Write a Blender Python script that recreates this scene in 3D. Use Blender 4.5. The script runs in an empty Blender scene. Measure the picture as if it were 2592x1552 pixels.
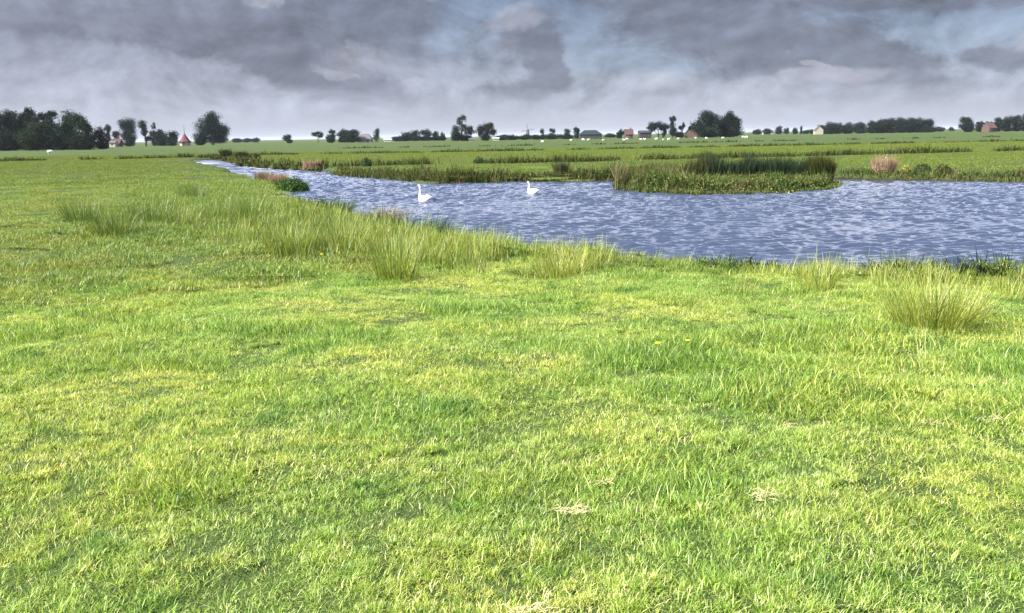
import bpy, math, random
import numpy as np
from mathutils import Vector, Matrix

random.seed(7)
RNG = np.random.default_rng(11)
S = bpy.context.scene
COL = S.collection
R = math.radians

# ------------------------------------------------------------------ camera
CAM_Z = 1.75
FPX = 2245.0                      # focal length in photo pixels
PITCH = math.atan(0.1924)
ROLL = 0.0162
cam_d = bpy.data.cameras.new("camera")
cam_d.sensor_width = 36.0
cam_d.lens = 36.0 * FPX / 2592.0
cam_d.clip_start = 0.1
cam_d.clip_end = 20000
cam = bpy.data.objects.new("camera", cam_d)
COL.objects.link(cam)
_f = Vector((0, math.cos(PITCH), -math.sin(PITCH)))
_r0 = Vector((1, 0, 0)); _u0 = Vector((0, math.sin(PITCH), math.cos(PITCH)))
_r = _r0 * math.cos(ROLL) - _u0 * math.sin(ROLL)
_u = _u0 * math.cos(ROLL) + _r0 * math.sin(ROLL)
m = Matrix((_r, _u, -_f)).transposed().to_4x4()
m.translation = Vector((0, 0, CAM_Z))
cam.matrix_world = m
S.camera = cam

# ------------------------------------------------------------------ sky, sun, exposure
S.view_settings.view_transform = 'Standard'
S.view_settings.look = 'None'
S.view_settings.gamma = 1
S.view_settings.exposure = 1.5
SUN_EL = R(40)
SUN_AZ = R(-118)                  # from +Y, clockwise towards +X: left and a little behind the camera
sun_dir = Vector((math.sin(SUN_AZ) * math.cos(SUN_EL), math.cos(SUN_AZ) * math.cos(SUN_EL), math.sin(SUN_EL)))
sl = bpy.data.lights.new("sun", 'SUN')
sl.energy = 4.6
sl.angle = R(0.5)
sl.color = (1.0, 0.955, 0.88)
so = bpy.data.objects.new("sun", sl)
COL.objects.link(so)
so.rotation_euler = sun_dir.to_track_quat('Z', 'Y').to_euler()

W = bpy.data.worlds.new("World")
S.world = W
W.use_nodes = True


class NB:
    """tiny node-tree helper"""
    def __init__(self, tree):
        self.t = tree
        tree.nodes.clear()

    def n(self, typ, **kw):
        nd = self.t.nodes.new(typ)
        for k, v in kw.items():
            setattr(nd, k, v)
        return nd

    def link(self, a, b):
        self.t.links.new(a, b)

    def put(self, sock, v):
        if hasattr(v, 'links'):
            self.link(v, sock)
        else:
            if hasattr(sock.default_value, '__len__') and not hasattr(v, '__len__'):
                v = (v,) * len(sock.default_value)
            sock.default_value = v

    def math(self, op, a, b=0.0, c=0.0, clamp=False):
        nd = self.n('ShaderNodeMath', operation=op)
        nd.use_clamp = clamp
        for i, v in enumerate((a, b, c)):
            self.put(nd.inputs[i], v)
        return nd.outputs[0]

    def noise(self, vec, scale, detail=4, rough=0.5, dist=0.0, col=False):
        nd = self.n('ShaderNodeTexNoise')
        if vec is not None:
            self.link(vec, nd.inputs['Vector'])
        nd.inputs['Scale'].default_value = scale
        nd.inputs['Detail'].default_value = detail
        nd.inputs['Roughness'].default_value = rough
        nd.inputs['Distortion'].default_value = dist
        return nd.outputs['Color' if col else 'Fac']

    def ramp(self, v, a, b, smooth=True):
        nd = self.n('ShaderNodeMapRange')
        nd.interpolation_type = 'SMOOTHSTEP' if smooth else 'LINEAR'
        self.put(nd.inputs['Value'], v)
        nd.inputs['From Min'].default_value = a
        nd.inputs['From Max'].default_value = b
        return nd.outputs[0]

    def mix(self, f, a, b, mode='MIX'):
        nd = self.n('ShaderNodeMix', data_type='RGBA', blend_type=mode)
        self.put(nd.inputs[0], f)
        for i, v in ((6, a), (7, b)):
            if not hasattr(v, 'links'):
                v = tuple(v) + (1.0,) if len(v) == 3 else v
            self.put(nd.inputs[i], v)
        return nd.outputs[2]

    def comb(self, x, y, z):
        nd = self.n('ShaderNodeCombineXYZ')
        for i, v in enumerate((x, y, z)):
            self.put(nd.inputs[i], v)
        return nd.outputs[0]


nb = NB(W.node_tree)
tc = nb.n('ShaderNodeTexCoord')
nrm = nb.n('ShaderNodeVectorMath', operation='NORMALIZE')
nb.link(tc.outputs['Generated'], nrm.inputs[0])
sep = nb.n('ShaderNodeSeparateXYZ')
nb.link(nrm.outputs[0], sep.inputs[0])
az = nb.math('ARCTAN2', sep.outputs[0], sep.outputs[1])
el = nb.math('ARCSINE', sep.outputs[2])
skyt = nb.n('ShaderNodeTexSky', sky_type='NISHITA')
skyt.sun_disc = False
skyt.sun_elevation = SUN_EL
skyt.sun_rotation = SUN_AZ
skyt.air_density = 1.0
skyt.dust_density = 1.2
skyt.ozone_density = 1.6
# warped cloud coordinates (azimuth, stretched elevation)
cv = nb.comb(az, nb.math('MULTIPLY', el, 1.55), 0.37)
w1 = nb.noise(cv, 5.5, 7, 0.58, col=True)
w2 = nb.noise(cv, 17.0, 6, 0.6, col=True)
ws = nb.n('ShaderNodeSeparateXYZ'); nb.link(w1, ws.inputs[0])
ws2 = nb.n('ShaderNodeSeparateXYZ'); nb.link(w2, ws2.inputs[0])
def warp(base, a, b, k1, k2):
    t = nb.math('ADD', base, nb.math('MULTIPLY', nb.math('SUBTRACT', a, 0.5), k1))
    return nb.math('ADD', t, nb.math('MULTIPLY', nb.math('SUBTRACT', b, 0.5), k2))
azw = warp(az, ws.outputs[0], ws2.outputs[0], 0.20, 0.05)
elw = warp(el, ws.outputs[1], ws2.outputs[1], 0.055, 0.022)

def blobs(lst, A=azw, E=elw):
    """soft elliptical cloud banks: (px, py, rx, ry, tilt, strength) in photo pixels turned into sky angles"""
    acc = None
    for (px, py, rx, ry, tilt, st) in lst:
        a0 = (px - 1296) / FPX
        e0 = (344 - 0.0162 * (px - 1296) - py) / FPX
        c, s_ = math.cos(R(tilt)), math.sin(R(tilt))
        da = nb.math('SUBTRACT', A, a0)
        de = nb.math('SUBTRACT', E, e0)
        u = nb.math('MULTIPLY', nb.math('ADD', nb.math('MULTIPLY', da, c), nb.math('MULTIPLY', de, s_)), FPX / rx)
        v = nb.math('MULTIPLY', nb.math('SUBTRACT', nb.math('MULTIPLY', de, c), nb.math('MULTIPLY', da, s_)), FPX / ry)
        d = nb.math('ADD', nb.math('MULTIPLY', u, u), nb.math('MULTIPLY', v, v))
        g = nb.math('MULTIPLY', nb.math('EXPONENT', nb.math('MULTIPLY', nb.math('MULTIPLY', d, d), -0.8)), st)
        acc = g if acc is None else nb.math('MAXIMUM', acc, g)
    return acc

dark = blobs([(330, 60, 800, 95, -4, .9), (700, 150, 430, 80, -22, .9), (880, 10, 330, 80, -8, 1.0), (620, 110, 300, 60, -15, .9),
              (1345, 150, 78, 110, 0, .78), (1320, 225, 110, 42, 0, .62),
              (1780, 30, 350, 75, 0, .85), (1880, 120, 330, 85, -8, .95), (2110, 150, 165, 62, -18, 1.0),
              (2380, 12, 420, 50, 0, 1.0), (2400, 178, 110, 26, 0, .7), (1650, 125, 130, 20, -5, .6), (1950, 200, 240, 32, 0, .7),
              (-500, 120, 600, 120, 0, .8), (3300, 80, 500, 90, 0, .8)])
light = blobs([(1320, 66, 72, 36, 0, .75), (1300, 120, 55, 60, 0, .5), (950, 165, 130, 50, 12, .55), (1070, 212, 34, 11, 0, .9), (868, 188, 66, 18, -20, .8), (945, 130, 26, 34, 0, .6),
               (1650, 218, 120, 30, 0, .85), (1850, 240, 150, 30, 0, .9), (2030, 212, 170, 20, 5, .85), (2070, 186, 50, 11, -12, 1.0),
               (2510, 146, 90, 32, 0, .8), (230, 235, 90, 18, 0, .45), (700, 25, 60, 22, 0, .75), (2540, 205, 130, 50, 0, .7), (1990, 150, 60, 22, 0, .45),
               (90, 60, 120, 50, 0, .35), (1500, 60, 90, 20, 0, .3)])
veil = blobs([(250, 220, 800, 170, 0, 1), (900, 240, 560, 100, 0, .85), (1950, 300, 900, 100, 0, .85), (1400, 330, 1600, 60, 0, .9)])
# relief: the same noise read a little towards the sun and above, so that billows get lit tops and shaded undersides
cv2 = nb.comb(nb.math('ADD', az, .012), nb.math('MULTIPLY', nb.math('SUBTRACT', el, .0085), 1.55), 0.37)
nA = nb.noise(cv, 9.0, 9, 0.6, .3); nB_ = nb.noise(cv2, 9.0, 9, 0.6, .3)
relief = nb.math('SUBTRACT', nB_, nA)
fine = nb.noise(cv, 26.0, 7, 0.65)
big = nb.noise(cv, 3.4, 6, 0.58)
dm = nb.ramp(nb.math('ADD', dark, nb.math('ADD', nb.math('MULTIPLY', nb.math('SUBTRACT', nA, .5), 1.5), nb.math('MULTIPLY', nb.math('SUBTRACT', fine, .5), .5))), .18, .72)
lm = nb.ramp(nb.math('ADD', light, nb.math('ADD', nb.math('MULTIPLY', nb.math('SUBTRACT', nA, .5), 1.6), nb.math('MULTIPLY', nb.math('SUBTRACT', fine, .5), 1.1))), .28, 1.0)
gap = nb.mix(nb.ramp(el, 0.02, 0.15), (1.65, 1.95, 2.5), (.95, 1.22, 1.78))     # hazy blue between the clouds
sky_low = nb.mix(0.07, gap, skyt.outputs[0])
veilc = nb.mix(nb.ramp(el, 0.0, 0.11), (2.5, 2.62, 3.1), (1.55, 1.66, 2.1))
c = nb.mix(nb.math('MULTIPLY', veil, 0.85), sky_low, veilc)
darkc = nb.mix(nb.ramp(big, 0.35, 0.65), (.84, .92, 1.20), (1.22, 1.31, 1.68))
c = nb.mix(nb.math('MULTIPLY', nb.math('MULTIPLY', dm, nb.ramp(el, 0.02, 0.065)), 0.76), c, darkc)
c = nb.mix(nb.math('MULTIPLY', lm, 0.62), c, (2.35, 2.42, 2.85))
low = nb.math('SUBTRACT', 1.0, nb.ramp(el, -0.01, 0.055))
c = nb.mix(nb.math('MULTIPLY', low, 0.6), c, (2.65, 2.78, 3.25))
rl = nb.math('ADD', 1.0, nb.math('MULTIPLY', nb.math('MULTIPLY', relief, nb.ramp(el, 0.0, 0.05)), 2.0))
c = nb.mix(1.0, c, nb.comb(rl, rl, rl), 'MULTIPLY')
# above the frame: unseen cloud band added to brighten the water, then blue overhead
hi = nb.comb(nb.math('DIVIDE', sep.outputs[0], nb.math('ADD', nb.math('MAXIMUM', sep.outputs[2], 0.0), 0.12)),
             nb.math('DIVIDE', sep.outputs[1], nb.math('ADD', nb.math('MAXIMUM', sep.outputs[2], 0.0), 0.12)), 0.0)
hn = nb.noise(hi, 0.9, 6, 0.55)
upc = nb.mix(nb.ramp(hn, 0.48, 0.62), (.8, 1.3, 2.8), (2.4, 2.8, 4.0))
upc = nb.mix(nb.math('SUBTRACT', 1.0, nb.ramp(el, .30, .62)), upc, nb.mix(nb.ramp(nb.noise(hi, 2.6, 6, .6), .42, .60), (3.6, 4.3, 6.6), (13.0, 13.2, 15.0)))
lf_ = nb.math('ADD', 1.0, nb.math('MULTIPLY', nb.math('SUBTRACT', 1.0, nb.ramp(az, -.38, .02)), .55))  # band made brighter still towards the left, to whiten the stream
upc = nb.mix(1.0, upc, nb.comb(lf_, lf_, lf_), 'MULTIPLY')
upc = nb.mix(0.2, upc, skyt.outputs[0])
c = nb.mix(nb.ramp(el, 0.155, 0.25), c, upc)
brk = nb.math('ADD', 0.84, nb.math('MULTIPLY', big, 0.32))
c = nb.mix(1.0, c, nb.comb(brk, brk, brk), 'MULTIPLY')
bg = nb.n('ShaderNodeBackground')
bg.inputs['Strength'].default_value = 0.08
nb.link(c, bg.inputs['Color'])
wo = nb.n('ShaderNodeOutputWorld')
nb.link(bg.outputs[0], wo.inputs[0])

# ------------------------------------------------------------------ photo pixel <-> place
def ray(px, py):
    d = _f + _r * ((px - 1296) / FPX) + _u * ((776 - py) / FPX)
    return d

def on_plane(px, py, z):
    d = ray(px, py)
    t = (z - CAM_Z) / d.z
    return Vector((d.x * t, d.y * t, z))

def at_col(px, dist, z):
    """point at forward distance dist and height z that stands in photo column px"""
    x = 0.0
    for _ in range(6):
        v = Vector((x, dist, z - CAM_Z))
        dep = v.dot(_f)
        cur = 1296 + FPX * v.dot(_r) / dep
        x += (px - cur) * dep / FPX
    return Vector((x, dist, z))

WZ = -0.70
FIELD = -0.35
shore_spec = [(3600, 9.0), (3000, 10.8), (2592, 12.9), (2300, 13.8), (2000, 14.5), (1700, 15.2), (1560, 16.0), (1400, 17.2),
              (1220, 18.8), (1100, 20.8), (1000, 22.8), (900, 26), (845, 29.5), (800, 32), (760, 33.5), (718, 36), (700, 39),
              (708, 41), (722, 42), (728, 44), (715, 46), (688, 48), (650, 54), (615, 60), (585, 63), (592, 70), (560, 78), (522, 90), (503, 104),
              (490, 116), (545, 118), (590, 104), (622, 86), (690, 76), (760, 71), (826, 68), (836, 62), (905, 57),
              (1010, 52), (1130, 47.3), (1250, 48), (1555, 47.5), (2130, 45.5), (2400, 42), (2592, 40.3), (3100, 39), (4000, 30)]
SHORE = np.array([at_col(px, d, WZ)[:2] for px, d in shore_spec])
isl_spec = [(1558, 41), (1595, 38.6), (1680, 36.8), (1770, 35.9), (1900, 35.7), (2000, 36.0), (2075, 37.2), (2112, 38.6),
            (2122, 41.0), (2060, 43), (1850, 43.3), (1640, 43), (1570, 42.6)]
ISL = np.array([at_col(px, d, WZ)[:2] for px, d in isl_spec])

def sdist(P, poly):
    """signed distance to polygon: negative inside"""
    P = np.asarray(P, float)
    best = np.full(len(P), 1e18)
    ins = np.zeros(len(P), bool)
    n = len(poly)
    for i in range(n):
        a = poly[i]; b = poly[(i + 1) % n]
        ab = b - a
        t = np.clip(((P - a) @ ab) / (ab @ ab), 0, 1)
        d = P - (a + t[:, None] * ab)
        best = np.minimum(best, (d * d).sum(1))
        cnd = (a[1] > P[:, 1]) != (b[1] > P[:, 1])
        with np.errstate(divide='ignore', invalid='ignore'):
            xx = (b[0] - a[0]) * (P[:, 1] - a[1]) / (b[1] - a[1] + 1e-12) + a[0]
        ins ^= cnd & (P[:, 0] < xx)
    d = np.sqrt(best)
    return np.where(ins, -d, d)

def land_sd(P):
    """distance from the water's edge, positive on land"""
    a = sdist(P, SHORE)
    b = sdist(P, ISL)
    return np.maximum(a, -b), b

# smooth value noise for terrain
_tab = RNG.random((128, 128))
def vnoise(x, y):
    xi = np.floor(x).astype(int); yi = np.floor(y).astype(int)
    fx = x - xi; fy = y - yi
    fx = fx * fx * (3 - 2 * fx); fy = fy * fy * (3 - 2 * fy)
    g = lambda i, j: _tab[i % 128, j % 128]
    return (g(xi, yi) * (1 - fx) + g(xi + 1, yi) * fx) * (1 - fy) + (g(xi, yi + 1) * (1 - fx) + g(xi + 1, yi + 1) * fx) * fy
def fbm(x, y, o=4):
    s = 0; a = 1; t = 0
    for i in range(o):
        s = s + a * vnoise(x * 2 ** i + 17 * i, y * 2 ** i + 9 * i); t += a; a *= .55
    return s / t
def sstep(a, b, x):
    t = np.clip((x - a) / (b - a), 0, 1)
    return t * t * (3 - 2 * t)

def gz(P):
    P = np.asarray(P, float).reshape(-1, 2)
    x, y = P[:, 0], P[:, 1]
    r = np.hypot(x, y)
    base = FIELD * sstep(2, 17, r)
    jit = (fbm(x * 1.3, y * 1.3, 3) - .5) * 1.1
    sd, isd = land_sd(P)
    bump = (fbm(x * .9 + 5, y * .9, 4) - .5) * .17 + (fbm(x * 3.1, y * 3.1 + 8, 2) - .5) * .035
    base = base + bump * (1 - .75 * sstep(35, 70, r)) * (1 - sstep(200, 400, r))
    isl = isd < 0.4
    base = np.where(isl, WZ + .22 + bump * .5, base)
    s = sd + jit * .55
    bw = np.where(isl, .5, np.where(y < 36, 1.5, .8))
    t = sstep(0, 1, s / bw)
    z = (WZ - .04) * (1 - t) + base * t
    return np.where(s < 0, WZ - .04 + np.maximum(s * .7, -.8), z)

def gz1(x, y):
    return float(gz([[x, y]])[0])

# ------------------------------------------------------------------ object helpers
def tag(o, label=None, cat=None, group=None, kind=None):
    if label: o['label'] = label
    if cat: o['category'] = cat
    if group: o['group'] = group
    if kind: o['kind'] = kind
    return o

def empty(name, loc, rz=0.0):
    o = bpy.data.objects.new(name, None)
    o.empty_display_size = .3
    o.location = loc
    o.rotation_euler = (0, 0, rz)
    COL.objects.link(o)
    return o

def np_mesh(name, V, F, cols=None, smooth=False):
    """V (n,3), F list of arrays (k, 3|4)"""
    me = bpy.data.meshes.new(name)
    V = np.asarray(V, np.float32)
    me.vertices.add(len(V))
    me.vertices.foreach_set('co', V.ravel())
    loops = np.concatenate([f.ravel() for f in F]).astype(np.int32)
    tot = np.concatenate([np.full(len(f), f.shape[1]) for f in F]).astype(np.int32)
    st = np.concatenate([[0], np.cumsum(tot)[:-1]]).astype(np.int32)
    me.loops.add(len(loops))
    me.loops.foreach_set('vertex_index', loops)
    me.polygons.add(len(tot))
    me.polygons.foreach_set('loop_start', st)
    me.polygons.foreach_set('loop_total', tot)
    if smooth:
        me.polygons.foreach_set('use_smooth', np.ones(len(tot), bool))
    me.update(calc_edges=True)
    if cols is not None:
        at = me.color_attributes.new('tint', 'FLOAT_COLOR', 'POINT')
        cc = np.ones((len(V), 4), np.float32)
        cc[:, :3] = cols
        at.data.foreach_set('color', cc.ravel())
    return me

def link(name, me, mat, parent=None):
    o = bpy.data.objects.new(name, me)
    if mat: me.materials.append(mat)
    COL.objects.link(o)
    if parent: o.parent = parent
    return o

class MB:
    """plain mesh builder for small solid things"""
    def __init__(self):
        self.v = []; self.f = []
    def add(self, vs, fs):
        o = len(self.v)
        self.v += [tuple(p) for p in vs]
        self.f += [tuple(i + o for i in q) for q in fs]
    def box(self, x0, x1, y0, y1, z0, z1):
        self.add([(x0, y0, z0), (x1, y0, z0), (x1, y1, z0), (x0, y1, z0), (x0, y0, z1), (x1, y0, z1), (x1, y1, z1), (x0, y1, z1)],
                 [(3, 2, 1, 0), (4, 5, 6, 7), (0, 1, 5, 4), (1, 2, 6, 5), (2, 3, 7, 6), (3, 0, 4, 7)])
    def tube(self, pts, rads, n=8):
        pts = [Vector(p) for p in pts]
        vs = []
        for i, p in enumerate(pts):
            t = (pts[min(i + 1, len(pts) - 1)] - pts[max(i - 1, 0)]).normalized()
            a = t.cross(Vector((0, 0, 1)) if abs(t.z) < .9 else Vector((1, 0, 0))).normalized()
            b = t.cross(a)
            for k in range(n):
                th = 2 * math.pi * k / n
                vs.append(p + (a * math.cos(th) + b * math.sin(th)) * rads[i])
        fs = []
        for i in range(len(pts) - 1):
            for k in range(n):
                fs.append((i * n + k, i * n + (k + 1) % n, (i + 1) * n + (k + 1) % n, (i + 1) * n + k))
        fs.append(tuple(range(n))[::-1]); fs.append(tuple((len(pts) - 1) * n + k for k in range(n)))
        self.add(vs, fs)
    def lathe(self, prof, n=16, c=(0, 0)):
        vs = [(c[0] + r * math.cos(2 * math.pi * k / n), c[1] + r * math.sin(2 * math.pi * k / n), z) for r, z in prof for k in range(n)]
        fs = [(i * n + k, i * n + (k + 1) % n, (i + 1) * n + (k + 1) % n, (i + 1) * n + k) for i in range(len(prof) - 1) for k in range(n)]
        fs.append(tuple(range(n))[::-1]); fs.append(tuple((len(prof) - 1) * n + k for k in range(n)))
        self.add(vs, fs)
    def build(self, name, mat, parent=None, smooth=False, sub=0):
        me = bpy.data.meshes.new(name)
        me.from_pydata(self.v, [], self.f)
        me.update()
        if smooth:
            for p in me.polygons: p.use_smooth = True
        o = link(name, me, mat, parent)
        if sub:
            md = o.modifiers.new('sub', 'SUBSURF'); md.levels = sub; md.render_levels = sub
        return o

# ------------------------------------------------------------------ materials
def mat(name):
    m_ = bpy.data.materials.new(name)
    m_.use_nodes = True
    return m_, NB(m_.node_tree)

def pos(nb_):
    return nb_.n('ShaderNodeNewGeometry').outputs['Position']

def solid(name, col, rough=.8, var=.25, scale=3.0, spec=.3):
    m_, b = mat(name)
    t = b.n('ShaderNodeTexCoord').outputs['Object']
    nz = b.noise(t, scale, 5, .6)
    c_ = b.mix(b.ramp(nz, .3, .7), tuple(k * (1 - var) for k in col), tuple(min(1, k * (1 + var)) for k in col))
    p = b.n('ShaderNodeBsdfPrincipled')
    b.link(c_, p.inputs['Base Color'])
    p.inputs['Roughness'].default_value = rough
    p.inputs['Specular IOR Level'].default_value = spec
    bp = b.n('ShaderNodeBump'); bp.inputs['Strength'].default_value = .25; bp.inputs['Distance'].default_value = .02
    b.link(b.noise(t, scale * 6, 4, .6), bp.inputs['Height']); b.link(bp.outputs[0], p.inputs['Normal'])
    o = b.n('ShaderNodeOutputMaterial'); b.link(p.outputs[0], o.inputs[0])
    return m_

def leafy(name, trans=.35, gloss=.06, patch=None, gain=1.0):
    """foliage: tint attribute x soil-and-growth patches, diffuse plus translucent"""
    m_, b = mat(name)
    at = b.n('ShaderNodeAttribute', attribute_name='tint')
    colr = at.outputs['Color']
    if patch:
        P = pos(b)
        n1 = b.noise(P, .55, 3, .5)
        n2 = b.noise(P, 2.3, 4, .6)
        n3 = b.noise(P, 7.0, 2, .5)
        colr = b.mix(b.ramp(n1, .36, .66), b.mix(1.0, colr, patch[0], 'MULTIPLY'), b.mix(1.0, colr, patch[1], 'MULTIPLY'))
        colr = b.mix(b.math('MULTIPLY', b.ramp(n2, .52, .70), .85), colr, b.mix(1.0, colr, patch[2], 'MULTIPLY'))
        colr = b.mix(b.math('MULTIPLY', b.ramp(n3, .58, .72), .55), colr, b.mix(1.0, colr, patch[3], 'MULTIPLY'))
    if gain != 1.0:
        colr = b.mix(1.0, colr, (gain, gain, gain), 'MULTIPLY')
    d = b.n('ShaderNodeBsdfDiffuse'); b.link(colr, d.inputs[0])
    t = b.n('ShaderNodeBsdfTranslucent')
    b.link(b.mix(1.0, colr, (1.25, 1.15, .6), 'MULTIPLY'), t.inputs[0])
    mx = b.n('ShaderNodeMixShader'); mx.inputs[0].default_value = trans
    b.link(d.outputs[0], mx.inputs[1]); b.link(t.outputs[0], mx.inputs[2])
    g = b.n('ShaderNodeBsdfGlossy'); g.inputs['Roughness'].default_value = .42
    g.inputs[0].default_value = (.9, .95, .9, 1)
    m2 = b.n('ShaderNodeMixShader'); m2.inputs[0].default_value = gloss
    b.link(mx.outputs[0], m2.inputs[1]); b.link(g.outputs[0], m2.inputs[2])
    o = b.n('ShaderNodeOutputMaterial'); b.link(m2.outputs[0], o.inputs[0])
    return m_

M_GRASS = leafy('meadow_grass', .38, .022,
                ((.76, .88, .84), (1.08, 1.02, 1.0), (.42, .60, .50), (1.34, 1.12, 1.35)))
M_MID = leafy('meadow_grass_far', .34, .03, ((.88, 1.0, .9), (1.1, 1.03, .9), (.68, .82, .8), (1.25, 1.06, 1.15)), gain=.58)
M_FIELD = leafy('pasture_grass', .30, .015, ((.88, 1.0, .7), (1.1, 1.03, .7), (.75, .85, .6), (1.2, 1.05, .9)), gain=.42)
M_BLADE = leafy('rush_blades', .34, .03, gain=.95)
M_LEAF = leafy('tree_leaves', .12, .0)
M_REED = leafy('reed_leaves', .20, .0)
M_TRUNK = solid('bark', (.06, .05, .04), .9)

# ground
m_, b = mat('ground_turf')
P = pos(b)
n1 = b.noise(P, .05, 4, .55); n2 = b.noise(P, .6, 5, .65); n3 = b.noise(P, 9.0, 4, .7)
mp = b.n('ShaderNodeMapping'); b.link(P, mp.inputs[0]); mp.inputs['Scale'].default_value = (.02, .16, 1)
n4 = b.noise(mp.outputs[0], 1.0, 5, .6)
cc = b.mix(b.ramp(n1, .35, .65), (.046, .076, .020), (.064, .094, .026))
cc = b.mix(b.math('MULTIPLY', b.ramp(n4, .4, .65), .55), cc, (.088, .112, .033))
cc = b.mix(b.math('MULTIPLY', b.ramp(n2, .48, .72), .6), cc, (.045, .078, .018))
cc = b.mix(b.math('MULTIPLY', b.ramp(n3, .45, .75), .45), cc, (.14, .15, .05))
cc = b.mix(b.math('MULTIPLY', b.ramp(b.noise(P, 70.0, 4, .7), .42, .62), .6), cc, (.03, .048, .012))
cc = b.mix(b.math('MULTIPLY', b.ramp(b.noise(P, 110.0, 4, .7), .52, .66), .7), cc, (.15, .20, .05))
# bare wet soil on the bank faces
sz = b.n('ShaderNodeSeparateXYZ'); b.link(P, sz.inputs[0])
cc = b.mix(b.math('SUBTRACT', 1.0, b.ramp(sz.outputs[2], WZ + .0, WZ + .2)), cc, (.035, .028, .016))
p = b.n('ShaderNodeBsdfPrincipled'); b.link(cc, p.inputs['Base Color'])
p.inputs['Roughness'].default_value = .95; p.inputs['Specular IOR Level'].default_value = .1
bp = b.n('ShaderNodeBump'); bp.inputs['Strength'].default_value = .9; bp.inputs['Distance'].default_value = .06
b.link(b.math('ADD', n3, b.math('MULTIPLY', n2, 2.0)), bp.inputs['Height']); b.link(bp.outputs[0], p.inputs['Normal'])
o = b.n('ShaderNodeOutputMaterial'); b.link(p.outputs[0], o.inputs[0])
M_GROUND = m_

# water
m_, b = mat('pond_water')
P = pos(b)
p = b.n('ShaderNodeBsdfPrincipled')
p.inputs['Base Color'].default_value = (.046, .060, .095, 1)
p.inputs['Roughness'].default_value = .06
p.inputs['IOR'].default_value = 1.333
p.inputs['Specular IOR Level'].default_value = .5
mp = b.n('ShaderNodeMapping'); b.link(P, mp.inputs[0]); mp.inputs['Scale'].default_value = (.6, 1.6, 1)
bp = b.n('ShaderNodeBump'); bp.inputs['Strength'].default_value = .55; bp.inputs['Distance'].default_value = .03
b.link(b.noise(mp.outputs[0], 5.0, 3, .55), bp.inputs['Height'])
b.link(b.math('MULTIPLY', b.n('ShaderNodeAttribute', attribute_name='tint').outputs['Fac'], .35), bp.inputs['Strength']); b.link(bp.outputs[0], p.inputs['Normal'])
o = b.n('ShaderNodeOutputMaterial'); b.link(p.outputs[0], o.inputs[0])
M_WATER = m_

# ------------------------------------------------------------------ ground sheet
def axis(lo, hi, core_lo, core_hi, step, grow=1.12):
    a = list(np.arange(core_lo, core_hi, step))
    s_ = step; v = a[-1]
    while v < hi:
        s_ *= grow; v += s_; a.append(v)
    s_ = step; v = a[0]
    pre = []
    while v > lo:
        s_ *= grow; v -= s_; pre.append(v)
    return np.array(pre[::-1] + a)
gx = axis(-6000, 6000, -26, 26, .16)
ya = list(np.arange(0, 26, .14)); v = ya[-1]; s_ = .14
while v < 60: s_ = min(s_ * 1.02, .3); v += s_; ya.append(v)
while v < 9000: s_ *= 1.07; v += s_; ya.append(v)
gy = np.array([-4000, -1500, -500, -200, -80, -30, -12, -5, -2, -1] + ya)
X, Y = np.meshgrid(gx, gy)
PP = np.stack([X.ravel(), Y.ravel()], 1)
Z = gz(PP)
ny, nx = X.shape
idx = np.arange(ny * nx).reshape(ny, nx)
Q = np.stack([idx[:-1, :-1].ravel(), idx[:-1, 1:].ravel(), idx[1:, 1:].ravel(), idx[1:, :-1].ravel()], 1)
g = link('ground', np_mesh('ground', np.column_stack([PP, Z]), [Q], smooth=True), M_GROUND)
tag(g, 'flat green polder meadow running to the horizon', kind='structure')

# ------------------------------------------------------------------ water sheet, real ripples
wx = axis(-70, 60, -18, 24, .062, 1.15)
ya = []; v = 7.0
while v < 125:
    ya.append(v); v += max(.045, .045 * (v / 20) ** 1.2)
wy = np.array(ya)
X, Y = np.meshgrid(wx, wy)
X = X.ravel(); Y = Y.ravel()
H = np.zeros(len(X))
wr = np.random.default_rng(5)
for k in range(40):
    lam = .17 * (.66 / .17) ** wr.random()
    th = R(96) + wr.normal() * R(20)
    kk = 2 * math.pi / lam
    slope = .070 * (1.0 if lam < .6 else .75)
    ph = wr.random() * 6.283
    arg = kk * (X * math.cos(th) + Y * math.sin(th)) + ph
    H += slope / kk * (np.exp(1.3 * np.sin(arg)) - 1.4) * .62
amp = .35 + 1.45 * fbm(X * .13 + 3, Y * .22, 4)
calm = 1 + .15 * sstep(-5.0, -10.0, X + (fbm(X * .3, Y * .3, 2) - .5) * 4)
calm *= 1 - .2 * sstep(40, 46, Y) * sstep(-6, 0, X)
H *= amp * calm
V = np.column_stack([X, Y, WZ + H])
ny, nx = len(wy), len(wx)
idx = np.arange(ny * nx).reshape(ny, nx)
Q = np.stack([idx[:-1, :-1].ravel(), idx[:-1, 1:].ravel(), idx[1:, 1:].ravel(), idx[1:, :-1].ravel()], 1)
sd, _i = land_sd(np.column_stack([X, Y]))
keep = (sd[Q].min(1) < 1.6)
Q = Q[keep]
used = np.zeros(len(V), bool); used[Q.ravel()] = True
remap = np.cumsum(used) - 1
w = link('water', np_mesh('water', V[used], [remap[Q]], np.repeat(calm[used][:, None], 3, 1), smooth=True), M_WATER)
tag(w, 'rippled blue pond and stream winding through the meadow', kind='structure')

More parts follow.
